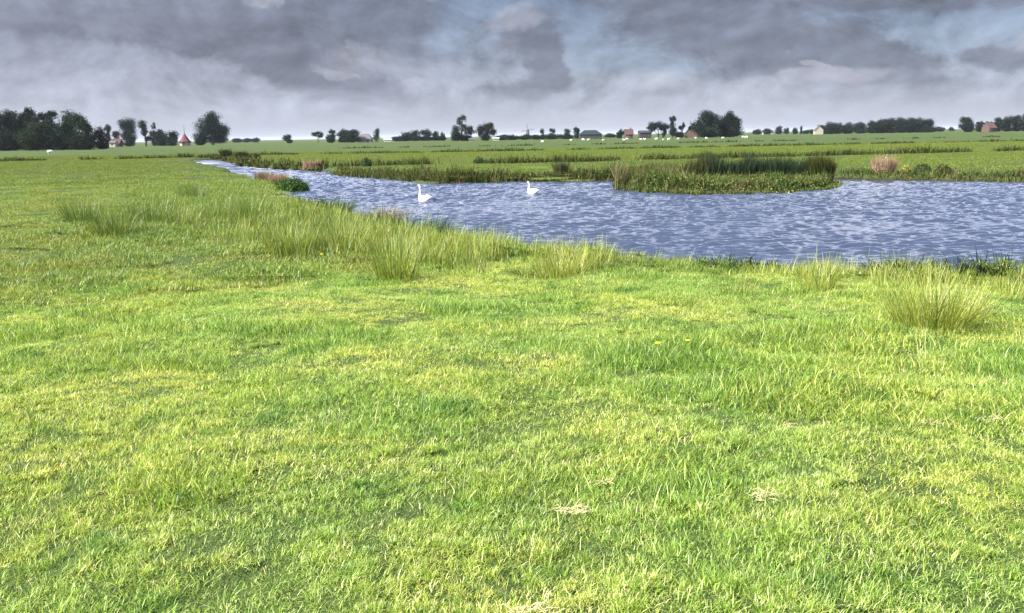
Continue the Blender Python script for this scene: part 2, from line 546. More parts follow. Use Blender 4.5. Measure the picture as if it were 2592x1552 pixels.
# ------------------------------------------------------------------ blade maker
def blade_geo(base, h, wd, azi, lean, bend, col, seg=2, tipw=.12, rng=RNG):
    """ribbons: base (n,3); lean = tilt at root, bend = extra tilt at tip"""
    n = len(base)
    V = []; C = []
    d = np.stack([np.cos(azi), np.sin(azi)], 1)
    fa = azi + math.pi / 2 + rng.normal(0, .5, n)
    side = np.stack([np.cos(fa), np.sin(fa), np.zeros(n)], 1)
    p_ = base.astype(float).copy()
    hh = h / seg
    for i in range(seg + 1):
        t = i / seg
        w_ = wd * (1 - t * t * (1 - tipw))
        V.append(p_ - side * w_[:, None] / 2)
        V.append(p_ + side * w_[:, None] / 2)
        C.append(col); C.append(col)
        ang = lean + bend * (t + .5 / seg)
        st = np.column_stack([d * np.sin(ang)[:, None], np.cos(ang)]) * hh[:, None]
        p_ = p_ + st
    k = 2 * (seg + 1)
    V = np.stack(V, 1).reshape(-1, 3)
    C = np.stack(C, 1).reshape(-1, 3)
    o_ = (np.arange(n) * k)[:, None]
    F = []
    for i in range(seg):
        F.append(o_ + np.array([[2 * i, 2 * i + 1, 2 * i + 3, 2 * i + 2]]))
    return V, np.concatenate(F), C

def pick(n, pal, wts, var=.18, rng=RNG):
    pal = np.array(pal, float); wts = np.array(wts, float); wts /= wts.sum()
    c_ = pal[rng.choice(len(pal), n, p=wts)]
    return c_ * (1 + rng.normal(0, var, (n, 1))).clip(.45, 1.7)

def disc(n, r, rng=RNG):
    a = rng.random(n) * 6.2832; q = r * np.sqrt(rng.random(n))
    return np.stack([q * np.cos(a), q * np.sin(a)], 1)

GREENS = [(.25, .385, .05), (.41, .52, .09), (.60, .64, .19), (.82, .72, .40), (.085, .165, .028), (.78, .79, .34)]

# ------------------------------------------------------------------ grass (one instanced mass)
tiles = bpy.data.collections.new('grass_tiles')
def tile(i, rad, n, hm, wm, wts, seg=3, lean=.65, bend=1.15, clump=0):
    rng = np.random.default_rng(100 + i)
    p2 = disc(n, rad, rng)
    if clump:
        cc_ = disc(clump, rad, rng)
        own = rng.integers(0, clump, n)
        sel = rng.random(n) < .55
        p2[sel] = cc_[own[sel]] + rng.normal(0, rad * .05, (sel.sum(), 2))
    h = hm * rng.lognormal(0, .28, n)
    wd = wm * (.6 + .8 * rng.random(n))
    V, F, C = blade_geo(np.column_stack([p2, np.full(n, -.01)]), h, wd, rng.random(n) * 6.283,
                        np.abs(rng.normal(0, lean, n)), rng.normal(bend, .4, n), pick(n, GREENS, wts, .22, rng), seg, rng=rng)
    me = np_mesh('grass_tile', V, [F], C)
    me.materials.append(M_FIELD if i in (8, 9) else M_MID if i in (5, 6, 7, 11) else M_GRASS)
    ob = bpy.data.objects.new('%02d_grass_tile' % i, me)
    tiles.objects.link(ob)
# fine near tiles 0-4, mid tiles 5-7, far tiles 8-9, dark tussocks 10-11
tile(0, .42, 3400, 0.0339, .0029, (4, 5, 3, .5, 2, 1.2), clump=10)
tile(1, .42, 3400, 0.0308, .0029, (3, 5, 4, .9, 1.5, 1.8), clump=8)
tile(2, .42, 3400, 0.0370, .0029, (5, 5, 2, .3, 3, .8), clump=12)
tile(3, .42, 3400, 0.0278, .0029, (3, 4, 4, 1.2, 2, 1.8), lean=.7, clump=8)
tile(4, .42, 3400, 0.0339, .0029, (4, 5, 3, .7, 2, 1.4), clump=6)
tile(5, .95, 4600, .056, .0062, (4, 5, 3, .4, 2.4, 1.2), clump=30)
tile(6, .95, 4600, .050, .0062, (4, 5, 3, .7, 2.0, 1.4), clump=24)
tile(7, .95, 4600, .062, .0065, (5, 5, 2, .3, 3, .8), clump=26)
tile(8, 3.2, 3200, .06, .022, (4, 5, 3, .4, 3, 1), seg=1, clump=60)
tile(9, 3.2, 3200, .05, .022, (5, 5, 2, .2, 3, .6), seg=1, clump=50)
tile(10, .22, 800, .075, .004, (5, 3, 1, .1, 5, .4))
tile(11, .45, 1000, .10, .007, (6, 4, 2, .2, 5, .6))

gp = []; gi = []; gr = []; gs = []
def scatter(x0, x1, y0, y1, step, ids, cond, smin=.8, smax=1.25, edge=.25, wts=None):
    xs = np.arange(x0, x1, step); ys = np.arange(y0, y1, step)
    X, Y = np.meshgrid(xs, ys)
    P_ = np.stack([X.ravel(), Y.ravel()], 1) + RNG.uniform(-.5, .5, (X.size, 2)) * step
    r = np.hypot(P_[:, 0], P_[:, 1])
    sd, isd = land_sd(P_)
    k = (sd > edge) & (np.abs(P_[:, 0]) < P_[:, 1] * .72 + 3.0) & cond(r, P_, isd)
    P_ = P_[k]
    z = gz(P_)
    long_ = fbm(P_[:, 0] * .8 + 40, P_[:, 1] * .8, 3)
    sc = (smin + (smax - smin) * RNG.random(len(P_)))
    zs = sc * (.55 + .95 * long_)
    gp.append(np.column_stack([P_, z])); gi.append(RNG.choice(ids, len(P_), p=wts)); gr.append(RNG.random(len(P_)) * 6.283)
    gs.append(np.column_stack([sc, sc, zs]))
scatter(-12, 12, 1.6, 15.5, .305, [0, 1, 2, 3, 4], lambda r, p, i: (r < 14.5), edge=.05)
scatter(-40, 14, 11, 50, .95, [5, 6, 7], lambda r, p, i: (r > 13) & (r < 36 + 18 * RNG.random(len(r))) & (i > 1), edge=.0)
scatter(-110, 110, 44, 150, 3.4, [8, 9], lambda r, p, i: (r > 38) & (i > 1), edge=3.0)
tn = lambda q: fbm(q[:, 0] * 1.1 + 71, q[:, 1] * 1.1 + 13, 3)
scatter(-12, 12, 2, 16, .33, [10], lambda r, p, i: (r < 15) & (tn(p) > .62), .7, 1.3)
scatter(-45, 12, 12, 60, .6, [11], lambda r, p, i: (r > 13) & (i > 1) & (tn(p * .5) > .60), .7, 1.4)
scatter(-26, 0, 17, 44, .55, [11], lambda r, p, i: (i > 1) & (fbm(p[:, 0] * .35, p[:, 1] * .35, 3) > .47) & (p[:, 0] / p[:, 1] > -.42), .8, 1.5)
# named dark tussocks of the photograph
for px, py, n in ((1600, 905, 9), (1700, 915, 8), (1760, 905, 5), (400, 912, 7), (460, 815, 6), (2170, 865, 5), (2490, 925, 7), (1880, 1012, 7),
                  (2000, 1005, 4), (1130, 765, 5), (840, 860, 5), (420, 1290, 3), (1470, 890, 3), (650, 830, 4), (2060, 835, 8), (2180, 825, 5), (50, 840, 4), (180, 775, 4)):
    c0 = on_plane(px, py, -.1)
    q = np.array(c0[:2]) + RNG.normal(0, .16, (n, 2)) * np.array([1.6, 1])
    gp.append(np.column_stack([q, gz(q)])); gi.append(np.full(n, 10)); gr.append(RNG.random(n) * 6.283)
    s0 = .9 + .5 * RNG.random((n, 1)); gs.append(np.column_stack([s0, s0, s0 * 1.3]))
gp = np.concatenate(gp); gi = np.concatenate(gi).astype(np.int32); gr = np.concatenate(gr); gs = np.concatenate(gs)
me = bpy.data.meshes.new('grass')
me.vertices.add(len(gp)); me.vertices.foreach_set('co', gp.astype(np.float32).ravel())
a = me.attributes.new('tile_id', 'INT', 'POINT'); a.data.foreach_set('value', gi)
a = me.attributes.new('turn', 'FLOAT_VECTOR', 'POINT')
e_ = .18
dzx = (gz(gp[:, :2] + [e_, 0]) - gz(gp[:, :2] - [e_, 0])) / (2 * e_)
dzy = (gz(gp[:, :2] + [0, e_]) - gz(gp[:, :2] - [0, e_])) / (2 * e_)
nxl = -dzx * np.cos(gr) - dzy * np.sin(gr); nyl = dzx * np.sin(gr) - dzy * np.cos(gr)      # slope seen in each tile's own frame
far_ = gp[:, 1] > 30
a.data.foreach_set('vector', np.column_stack([np.where(far_, 0, -nyl), np.where(far_, 0, nxl), gr]).astype(np.float32).ravel())
a = me.attributes.new('size', 'FLOAT_VECTOR', 'POINT'); a.data.foreach_set('vector', gs.astype(np.float32).ravel())
me.update()
go = link('grass', me, M_GRASS)
tag(go, 'short bright green meadow grass with yellow blades', 'grass', kind='stuff')
ng = bpy.data.node_groups.new('grass_scatter', 'GeometryNodeTree')
ng.interface.new_socket('Geometry', in_out='INPUT', socket_type='NodeSocketGeometry')
ng.interface.new_socket('Geometry', in_out='OUTPUT', socket_type='NodeSocketGeometry')
N = ng.nodes; L = ng.links
gin = N.new('NodeGroupInput'); gout = N.new('NodeGroupOutput')
ci = N.new('GeometryNodeCollectionInfo'); ci.inputs['Collection'].default_value = tiles
ci.inputs['Separate Children'].default_value = True; ci.inputs['Reset Children'].default_value = True
iop = N.new('GeometryNodeInstanceOnPoints'); iop.inputs['Pick Instance'].default_value = True
def na(nm, ty):
    q = N.new('GeometryNodeInputNamedAttribute'); q.data_type = ty; q.inputs['Name'].default_value = nm
    return q.outputs[0]
L.new(gin.outputs[0], iop.inputs['Points']); L.new(ci.outputs[0], iop.inputs['Instance'])
L.new(na('tile_id', 'INT'), iop.inputs['Instance Index'])
e2r = N.new('FunctionNodeEulerToRotation'); L.new(na('turn', 'FLOAT_VECTOR'), e2r.inputs[0]); L.new(e2r.outputs[0], iop.inputs['Rotation'])
L.new(na('size', 'FLOAT_VECTOR'), iop.inputs['Scale'])
L.new(iop.outputs[0], gout.inputs[0])
md = go.modifiers.new('scatter', 'NODES'); md.node_group = ng

# ------------------------------------------------------------------ tall growth along the near bank (mass)
class Veg:
    def __init__(self): self.V = []; self.F = []; self.C = []; self.n = 0
    def add(self, V, F, C):
        self.V.append(V); self.F.append(F + self.n); self.C.append(C); self.n += len(V)
    def blades(self, P2, h, wd, pal, wts, lean=.2, bend=.35, seg=3, var=.2, z=None, azi=None):
        n = len(P2)
        z = gz(P2) if z is None else z
        a_ = RNG.random(n) * 6.283 if azi is None else azi
        self.add(*blade_geo(np.column_stack([P2, z - .02]), h, wd, a_, np.abs(RNG.normal(0, lean, n)),
                            RNG.normal(bend, .25, n), pick(n, pal, wts, var), seg))
    def leaves(self, P3, sz, pal, wts, var=.25, out=None):
        n = len(P3)
        a_ = RNG.normal(size=(n, 3)); a_ /= np.linalg.norm(a_, axis=1)[:, None]
        if out is not None:
            a_ = a_ * .75 + out
            a_ /= np.linalg.norm(a_, axis=1)[:, None]
        t_ = np.cross(a_, RNG.normal(size=(n, 3))); t_ /= np.linalg.norm(t_, axis=1)[:, None]
        b_ = np.cross(a_, t_)
        s1 = (sz * (.6 + .8 * RNG.random(n)))[:, None]; s2 = s1 * (.5 + .3 * RNG.random((n, 1)))
        V = np.stack([P3 - t_ * s1, P3 - b_ * s2, P3 + t_ * s1, P3 + b_ * s2], 1).reshape(-1, 3)
        c_ = np.repeat(pick(n, pal, wts, var), 4, axis=0)
        self.add(V, (np.arange(n) * 4)[:, None] + np.array([[0, 1, 2, 3]]), c_)
    def build(self, name, mat_, parent=None, origin=None):
        V = np.concatenate(self.V)
        if origin is not None: V = V - np.array(origin)
        return link(name, np_mesh(name, V, [np.concatenate(self.F)], np.concatenate(self.C)), mat_, parent)

RUSH = [(.14, .22, .030), (.25, .33, .045), (.40, .43, .085), (.07, .115, .020), (.54, .47, .22)]
def near_pts(n, lo, hi, dmax):
    """random land points in the wedge of columns lo..hi near the near shore, within dmax of the water"""
    out = []
    while sum(map(len, out)) < n:
        px = RNG.uniform(lo, hi, 4000)
        d = RNG.uniform(9, 60, 4000)
        P_ = np.stack([(px - 1296) / FPX * d * .985, d], 1)
        sd, isd = land_sd(P_)
        k = (sd > .15) & (sd < dmax) & (isd > 2)
        # only the near side of the pond
        lim = np.interp(px, [400, 600, 700, 800, 900, 1000, 1220, 1560, 2000, 2592, 2700], [27, 27, 27, 32, 27, 23.5, 19.6, 16.8, 15.2, 13.8, 13.4])
        k &= d < lim
        lo_ = np.interp(px, [480, 700, 850, 1000, 1250, 1560, 2000, 2600], [19.5, 16.5, 14.5, 13.3, 13.0, 12.6, 11.6, 9.6])
        k &= d > lo_ * (1 + .35 * (fbm(px / 90., px * 0 + 4, 2) - .5)) + np.abs(RNG.normal(0, 1.1, len(px)))
        k &= RNG.random(len(px)) < sstep(440, 760, px) + .15
        P_ = P_[k]; sdk = sd[k]
        nz = fbm(P_[:, 0] * 1.2 + 9, P_[:, 1] * 1.2, 3)
        P_ = P_[(nz > .42 + .22 * RNG.random(len(P_)) - .12)]
        out.append(P_)
    return np.concatenate(out)[:n]

vg = Veg()
def band(n, lo, hi, dmax, h, wd, wts):
    P_ = near_pts(n, lo, hi, dmax)
    # height breathes with position so the mass has tufts and gaps
    hv = h * (.45 + 1.0 * fbm(P_[:, 0] * 1.6 + 30, P_[:, 1] * 1.6 + 3, 3)) * RNG.lognormal(0, .25, len(P_))
    vg.blades(P_, hv, wd * (1 + P_[:, 1] / 40) * (.7 + .6 * RNG.random(len(P_))), RUSH, wts, .18, .45)
    k = fbm(P_[:, 0] * .5 + 11, P_[:, 1] * .5, 3) > .52
    vg.blades(P_[k] + RNG.normal(0, .1, (k.sum(), 2)), hv[k] * .9, wd * 1.3 * np.ones(k.sum()), RUSH, (5, 1, .3, 7, .3), .2, .45)
band(15000, 840, 1560, 3.6, .36, .006, (5, 6, 5, 2, 1.2))
band(11000, 440, 1000, 9.5, .32, .0062, (6, 5, 2.5, 3, .6))
band(7000, 1500, 2650, 1.6, .24, .0055, (4, 6, 6, 1, 2.5))
band(4500, 1900, 2650, 2.6, .22, .0055, (3, 6, 7, 1, 3.5))
o = vg.build('tall_grass', M_BLADE)
tag(o, 'tall yellow green grass growing along the near bank of the pond', 'tall grass', kind='stuff')

# ------------------------------------------------------------------ single rush tufts
def rush_tuft(px, py, h, rad, n, label, wts=(5, 6, 4, 3, .8), wd=.0046, lean=.20, bend=.42, name='rush_tuft', cat='rush tuft',
              pal=RUSH, group='rush tufts in the near meadow', z0=-.3, seg=4):
    if z0 is None:          # rooted at the water's edge of this column
        d_ = np.interp(-px, [-q_[0] for q_ in shore_spec[:15]], [q_[1] for q_ in shore_spec[:15]]) - .95
        c0 = at_col(px, d_, -.4); c0.z = max(gz1(c0.x, c0.y), -.5)
    else:
        c0 = on_plane(px, py, z0)
        for _ in range(3):
            c0 = on_plane(px, py, gz1(c0.x, c0.y))
    v_ = Veg()
    dd = disc(n, rad)
    P_ = dd + np.array(c0[:2])
    azi = np.arctan2(dd[:, 1], dd[:, 0]) + RNG.normal(0, .5, n)
    hh = h * RNG.lognormal(-.12, .24, n).clip(.4, 1.35)
    k = np.hypot(dd[:, 0], dd[:, 1]) / rad
    v_.add(*blade_geo(np.column_stack([P_, np.maximum(gz(P_), -.66) - .02]), hh, wd * (1 + c0.y / 40) * (.7 + .6 * RNG.random(n)), azi,
                      lean * k + np.abs(RNG.normal(0, lean * .8, n)), np.abs(RNG.normal(bend, .3, n)), pick(n, pal, wts, .2), seg))
    ob = v_.build(name, M_BLADE, origin=c0)
    ob.location = c0
    tag(ob, label, cat, group)
    return ob
rush_tuft(290, 604, .74, .45, 520, 'tall dark green rush tuft, nearest of the group in the left meadow', wts=(4, 1.5, .3, 10, .1))
rush_tuft(210, 562, .72, .5, 420, 'dark rush tuft farthest left, before the wood', wts=(4, 1, .2, 10, .1))
rush_tuft(375, 566, .68, .7, 620, 'broad dark rush tuft in the left meadow, right of two others', wts=(5, 2, .4, 8, .1))
rush_tuft(455, 572, .55, .45, 300, 'low rush tuft with grey green base, right end of the left meadow group', wts=(3, 3, 1, 6, .8))
rush_tuft(1005, 712, .66, .30, 480, 'yellow green rush tuft with dark foot before the bank growth, below the left swan')
rush_tuft(735, 645, .58, .4, 420, 'yellow green rush tuft at the front left of the bank growth')
rush_tuft(640, 560, .80, .55, 520, 'tall dark rush tuft in the left bank growth, below the stream', wts=(6, 3, 1, 6, .2))
rush_tuft(560, 560, .62, .5, 380, 'olive rush tuft left of the tall dark one below the stream', wts=(6, 4, 1, 4, .2))
rush_tuft(870, 640, .60, .5, 420, 'golden green rush tuft in the middle of the bank growth')
rush_tuft(1420, 702, .50, .35, 380, 'pale yellow rush tuft leaning right, on the bank below the right swan', wts=(2, 5, 7, 1, 2), bend=.5)
rush_tuft(1500, 680, .46, .3, 220, 'thin yellow rush tuft next to the pale leaning one on the bank', wts=(2, 5, 7, 1, 2))
rush_tuft(2070, 735, .46, .2, 200, 'small sparse rush tuft standing alone in the pale grass near the right bank', wts=(3, 6, 6, 1, 1))
rush_tuft(1865, 745, .34, .2, 90, 'low sparse rush tuft on the meadow below the island', wts=(3, 6, 6, 1, 1))
rush_tuft(2355, 828, .56, .36, 760, 'large yellow green rush tuft at the right, nearest the camera', wts=(3, 7, 9, 1.5, 2), lean=.3)
rush_tuft(2440, 800, .40, .26, 200, 'straw coloured grass tuft right of the large rush tuft', wts=(1, 3, 7, .5, 7), bend=.6)
rush_tuft(490, 500, .55, .5, 300, 'small blackish green tuft alone in the left meadow', wts=(2, .5, 0, 6, 0))

SEDGE = [(.035, .075, .030), (.06, .115, .040), (.025, .045, .018), (.13, .17, .07)]
def sedge(px, py, h, rad, n, label, pal=SEDGE, wts=(5, 4, 3, 1), wd=.016):
    return rush_tuft(px, py, h * 1.5, rad, int(n * 2.0), label, wts, wd, .3, .75, 'sedge_clump', 'sedge clump', pal, 'sedge clumps at the water edge', z0=None, seg=3)
sedge(2560, 728, .34, .5, 420, 'dark blue green sedge clump at the right end of the near bank')
sedge(2440, 700, .28, .45, 260, 'dark sedge clump on the near bank, next to the last one at the right')
sedge(2290, 690, .26, .5, 260, 'blue green sedge clump at the water edge above the large rush tuft')
sedge(1900, 668, .22, .5, 260, 'low dark sedge clump at the water edge below the middle of the island')
sedge(1820, 662, .22, .35, 160, 'low dark sedge clump at the water edge below the left half of the island')
sedge(1050, 552, .42, .75, 420, 'dark green rounded sedge clump on the bank just below the left swan')
sedge(1120, 560, .30, .5, 220, 'low dark sedge on the bank to the right of and below the left swan')
sedge(830, 500, .40, .8, 240, 'grey green sedge in the water edge right of the dark bush', wts=(2, 4, 1, 5))
sedge(965, 528, .5, .4, 200, 'pinkish dry sedge tuft on the bank to the left of and below the left swan', [(.26, .19, .11), (.22, .20, .08), (.10, .12, .04)], (4, 3, 2))

# ------------------------------------------------------------------ vegetation across the water
REEDC = [(.085, .12, .032), (.055, .080, .022), (.14, .135, .055), (.12, .08, .045), (.028, .038, .014)]
def line_pts(spec, n, jit):
    """n points along a polyline given as (column, distance)"""
    Q_ = np.array([at_col(px, d, FIELD)[:2] for px, d in spec])
    seg = np.hypot(*np.diff(Q_, axis=0).T); cs = np.concatenate([[0], np.cumsum(seg)])
    t = RNG.random(n) * cs[-1]
    P_ = np.column_stack([np.interp(t, cs, Q_[:, 0]), np.interp(t, cs, Q_[:, 1])])
    return P_ + RNG.normal(0, jit, (n, 2)), t

def reeds(name, label, spec, per_m, h, wd, wts, jit=.25, z=None, pal=REEDC, gaps=.0, leaf=True, hvar=.9):
    Q_ = np.array([at_col(px, d, FIELD)[:2] for px, d in spec])
    ln = np.hypot(*np.diff(Q_, axis=0).T).sum()
    P_, t = line_pts(spec, int(per_m * ln), jit)
    hn_ = fbm(t * .45 + 5, t * 0 + len(name), 3)
    if gaps: k = hn_ > gaps; P_, t, hn_ = P_[k], t[k], hn_[k]
    hv = h * (1 - hvar / 2 + hvar * (hn_ - .28) * 1.6).clip(.12) * RNG.lognormal(0, .25, len(P_))
    v_ = Veg()
    z_ = np.maximum(gz(P_), WZ - .05) if z is None else np.full(len(P_), z)
    v_.blades(P_, hv, wd * (.6 + .8 * RNG.random(len(P_))), pal, wts, .22, .45, 2, .3, z=z_)
    if leaf:
        k = RNG.random(len(P_)) < .6
        q = np.column_stack([P_[k] + RNG.normal(0, .1, (k.sum(), 2)), z_[k] + hv[k] * RNG.random(k.sum()) * .8])
        v_.leaves(q, wd * 1.1, pal, wts, .3)
    ob = v_.build(name, M_REED)
    tag(ob, label, 'reeds', kind='stuff')
    return ob
reeds('bank_reeds', 'green and brown reeds and herbs along the far bank left of the island',
      [(850, 62), (905, 57.6), (1010, 52.6), (1130, 47.9), (1250, 48.5), (1560, 48)], 260, .48, .04, (5, 4, 2, 1.6, 1.5), .22)
reeds('bank_herbs', 'low green and brown herbs along the far bank right of the island',
      [(2130, 46.1), (2400, 42.5), (2592, 40.7), (2800, 39.8)], 200, .30, .035, (6, 4, 1.5, 2, 1), .22)
reeds('stream_reeds', 'dark brown reeds along the far side of the stream at the left',
      [(450, 118), (545, 119), (592, 105), (625, 87), (690, 77), (760, 72), (826, 69)], 80, .46, .09, (4, 4, 1, 2.5, 2), .35, gaps=.40)
reeds('ditch_reeds', 'long dark strip of brown and green reeds along the nearest field ditch',
      [(1205, 71), (1290, 70), (1500, 71), (1560, 73), (1700, 74), (2050, 77), (2592, 83), (3000, 87)], 110, .46, .05, (3, 5, .3, 1.6, 3), .3, gaps=.36, hvar=.7)
reeds('ditch_reeds', 'short dark strip of reeds in the field right of the stream',
      [(830, 70), (905, 69.5), (1090, 71)], 100, .42, .05, (4, 5, .5, 1.5, 2), .3, gaps=.38)
reeds('ditch_reeds', 'thin dark line of reeds along the second field ditch',
      [(560, 128), (1000, 126), (1300, 127), (1700, 131), (2100, 136), (2592, 142), (3000, 146)], 40, .34, .09, (3, 5, .2, .8, 3), .35, gaps=.42)
reeds('ditch_reeds', 'faint dark line of reeds along the third field ditch near the sheep',
      [(850, 195), (1300, 190), (1700, 195), (2592, 215)], 16, .34, .15, (3, 5, .2, .5, 3), .5, gaps=.55)
reeds('ditch_reeds', 'thin dark line of growth across the left field behind the rush tufts',
      [(-100, 112), (60, 112), (250, 113), (480, 118)], 40, .35, .12, (4, 5, .2, .8, 2), .35, gaps=.48)

# ---- island
def island_pts(n, lo=None):
    out = []
    mn = ISL.min(0); mx = ISL.max(0)
    while sum(map(len, out)) < n:
        q = RNG.uniform(mn - .3, mx + .3, (5000, 2))
        d = sdist(q, ISL)
        out.append(q[d < .12])
    return np.concatenate(out)[:n]
isx0, isx1 = ISL[:, 0].min(), ISL[:, 0].max()
HERB = [(.105, .130, .036), (.07, .115, .030), (.15, .14, .055), (.14, .10, .06), (.035, .055, .018), (.20, .21, .07)]
q = island_pts(26000)
u = (q[:, 0] - isx0) / (isx1 - isx0)
fr = sdist(q, ISL)
hh = (.33 + .42 * sstep(.42, .02, u) + .20 * sstep(.8, 1, u)) * (.4 + 1.0 * fbm(q[:, 0] * 1.7, q[:, 1] * 1.7 + 50, 3)) * sstep(.15, -.7, fr).clip(.40)
v_ = Veg()
zz = np.maximum(gz(q), WZ)
pn = fbm(q[:, 0] * .8 + 3, q[:, 1] * .8 + 60, 3)
grp = np.where(pn > .62, 2, np.where(pn < .42, 1, 0))
for gk, wts in ((0, (5, 4, 1.5, .6, 1.5, 1.2)), (1, (3, 6, .6, .3, 2.5, .4)), (2, (3, 3, 3, 2.2, 1, 1.4))):
    k = grp == gk
    v_.blades(q[k], hh[k] * RNG.lognormal(0, .3, k.sum()), .03 * (.6 + .8 * RNG.random(k.sum())), HERB, wts, .3, .6, 2, .3, z=zz[k])
    n = k.sum()
    P3 = np.column_stack([q[k] + RNG.normal(0, .06, (n, 2)), zz[k] + hh[k] * RNG.random(n)])
    v_.leaves(P3, .045, HERB, wts, .3)
o = v_.build('island_herbs', M_REED)
tag(o, 'mixed olive, yellow and pinkish herbs covering the island in the pond', 'herbs', kind='stuff')
DARKR = [(.035, .060, .035), (.022, .040, .022), (.06, .085, .04), (.02, .018, .012)]
def idrk(name, label, px0, px1, d0, d1, n, h, pal, wts):
    v2 = Veg()
    px = RNG.uniform(px0, px1, n); d = RNG.uniform(d0, d1, n)
    P_ = np.stack([(px - 1296) / FPX * d * .985, d], 1)
    hv = h * (.52 + .85 * fbm(P_[:, 0] * 1.5, P_[:, 1] * .3, 4)) * RNG.lognormal(0, .16, n).clip(.5, 1.3)
    v2.blades(P_, hv, .026 * (.6 + .8 * RNG.random(n)), pal, wts, .12, .32, 3, .25, z=np.full(n, WZ + .05))
    o_ = v2.build(name, M_REED)
    tag(o_, label, 'reeds', kind='stuff')
idrk('island_reeds', 'dense dark green reeds standing along the back of the island', 1790, 2085, 41.4, 42.6, 6500, 1.14, DARKR, (5, 4, 2, 1.5))
idrk('island_reeds', 'dark olive reeds along the back left of the island', 1640, 1800, 41.4, 42.6, 3000, 1.04, [(.07, .085, .03), (.04, .05, .02), (.13, .10, .05)], (4, 4, 1.5))
idrk('island_reeds', 'dark brown green bushy reeds at the back right corner of the island', 2060, 2118, 40.8, 42.0, 1800, 1.12, [(.06, .075, .02), (.03, .035, .012), (.10, .08, .03)], (4, 4, 1))
idrk('island_reeds', 'pale pinkish brown seeding reeds on the left end of the island', 1564, 1720, 39.8, 42.4, 3600, 1.02, [(.17, .15, .075), (.12, .10, .05), (.09, .11, .035), (.22, .18, .11)], (4, 3, 5, 1))
# white scum / pale stone at the foot of the island
mb = MB()
c0 = on_plane(2035, 483, WZ)
for i in range(7):
    x = random.uniform(-.28, .28); y = random.uniform(-.08, .08); r_ = random.uniform(.04, .09)
    mb.lathe([(r_ * .7, -.03), (r_, .01), (r_ * .85, .05), (r_ * .4, .075)], 8, (x, y))
o = mb.build('pale_stones', solid('pale_stone', (.55, .54, .48), .8), smooth=True); o.location = c0
tag(o, 'small heap of whitish stones at the water line of the island, right side', 'stones')

# ---- distinct clumps as things of their own
def clump(name, px, dist, z, w_, dpt, h, n, pal, wts, label, cat, lf=.06, blade=.0, group=None, bh=1.0):
    c0 = at_col(px, dist, z)
    v2 = Veg()
    a_ = RNG.random(n) * 6.283; uu = RNG.random(n) ** .4; ph = np.arccos(RNG.random(n))
    k = .72 + .5 * fbm(a_ * 1.6 + dist, ph * 2.5, 3)
    P3 = np.column_stack([w_ / 2 * np.cos(a_) * np.sin(ph) * uu * k, dpt / 2 * np.sin(a_) * np.sin(ph) * uu * k, h * np.cos(ph) * uu * k])
    out = P3 / (np.linalg.norm(P3, axis=1)[:, None] + 1e-6)
    v2.leaves(P3 + np.array(c0), lf, pal, wts, .3, out=out)
    if blade:
        nb_ = int(n * blade)
        q = disc(nb_, 1.0) * np.array([w_ / 2 * .8, dpt / 2 * .8])
        azi = np.arctan2(q[:, 1], q[:, 0]) + RNG.normal(0, .5, nb_)
        v2.add(*blade_geo(np.column_stack([q + np.array(c0[:2]), np.full(nb_, z)]), h * bh * RNG.lognormal(-.05, .16, nb_),
                          lf * .5 * np.ones(nb_), azi, np.abs(RNG.normal(.1, .12, nb_)), np.abs(RNG.normal(.25, .2, nb_)), pick(nb_, pal, wts, .2), 3))
    ob = v2.build(name, M_REED, origin=c0); ob.location = c0
    tag(ob, label, cat, group)
PEACH = [(.34, .235, .155), (.27, .18, .115), (.42, .32, .22), (.18, .13, .08)]
clump('bush', 738, 42.2, WZ - .05, 2.0, 1.6, .80, 4200, [(.05, .105, .030), (.075, .14, .035), (.03, .055, .016)], (4, 3, 2),
      'round dark green bush at the tip of the bank where the stream enters the pond', 'bush', .04, .12, None, .75)
clump('dry_reed_clump', 705, 44.5, WZ + .1, 1.3, .8, .66, 900, PEACH, (4, 3, 3, 2), 'pale pinkish dry reeds behind the dark green bush at the stream mouth', 'reed clump', .035, .9)
clump('dry_reed_clump', 668, 46.5, WZ + .2, 1.0, .9, .65, 500, [(.30, .20, .12), (.2, .17, .08), (.09, .08, .04)], (4, 3, 3), 'small brown dry reeds left of the dark green bush at the stream mouth', 'reed clump', .035, .9)
clump('dry_reed_clump', 2236, 45.2, WZ + .15, 1.25, 1.1, .98, 2800, PEACH, (4, 3, 4, 1.5), 'large peach coloured dry reed clump on the far bank right of the island', 'reed clump', .035, .35, None, .95)
clump('yellow_bush', 2293, 44.6, WZ + .2, .75, .6, .58, 700, [(.38, .36, .08), (.28, .30, .07), (.16, .2, .05)], (4, 3, 2), 'small yellow green bush right of the peach coloured reeds', 'bush', .04)
clump('bush', 2335, 44.6, WZ + .2, 1.1, .8, .66, 1200, [(.05, .08, .03), (.09, .11, .05), (.035, .05, .02)], (4, 3, 2), 'low dark green bush on the far bank right of the small yellow one', 'bush', .045)
clump('bush', 2385, 43.8, WZ + .2, 1.0, .7, .58, 900, [(.08, .075, .04), (.05, .055, .025), (.11, .10, .05)], (4, 3, 2), 'low brownish bush on the far bank, last before the bare bank at the right', 'bush', .045)
clump('bush', 928, 68, FIELD - .1, .8, .7, .75, 700, [(.035, .065, .03), (.05, .09, .035), (.02, .03, .015)], (4, 3, 2), 'small dark round bush in the field right of the stream', 'bush', .06)
clump('bush', 1212, 71, FIELD - .1, 1.1, .8, .62, 700, [(.05, .085, .035), (.035, .06, .025), (.08, .10, .05)], (4, 3, 2), 'low grey green bush at the left end of the nearest ditch reeds', 'bush', .06)
clump('dry_reed_clump', 790, 69.5, WZ + .2, 1.6, .8, .62, 700, PEACH, (4, 3, 4, 2), 'pinkish dry reeds on the far bank of the stream near its bend', 'reed clump', .05, .9)
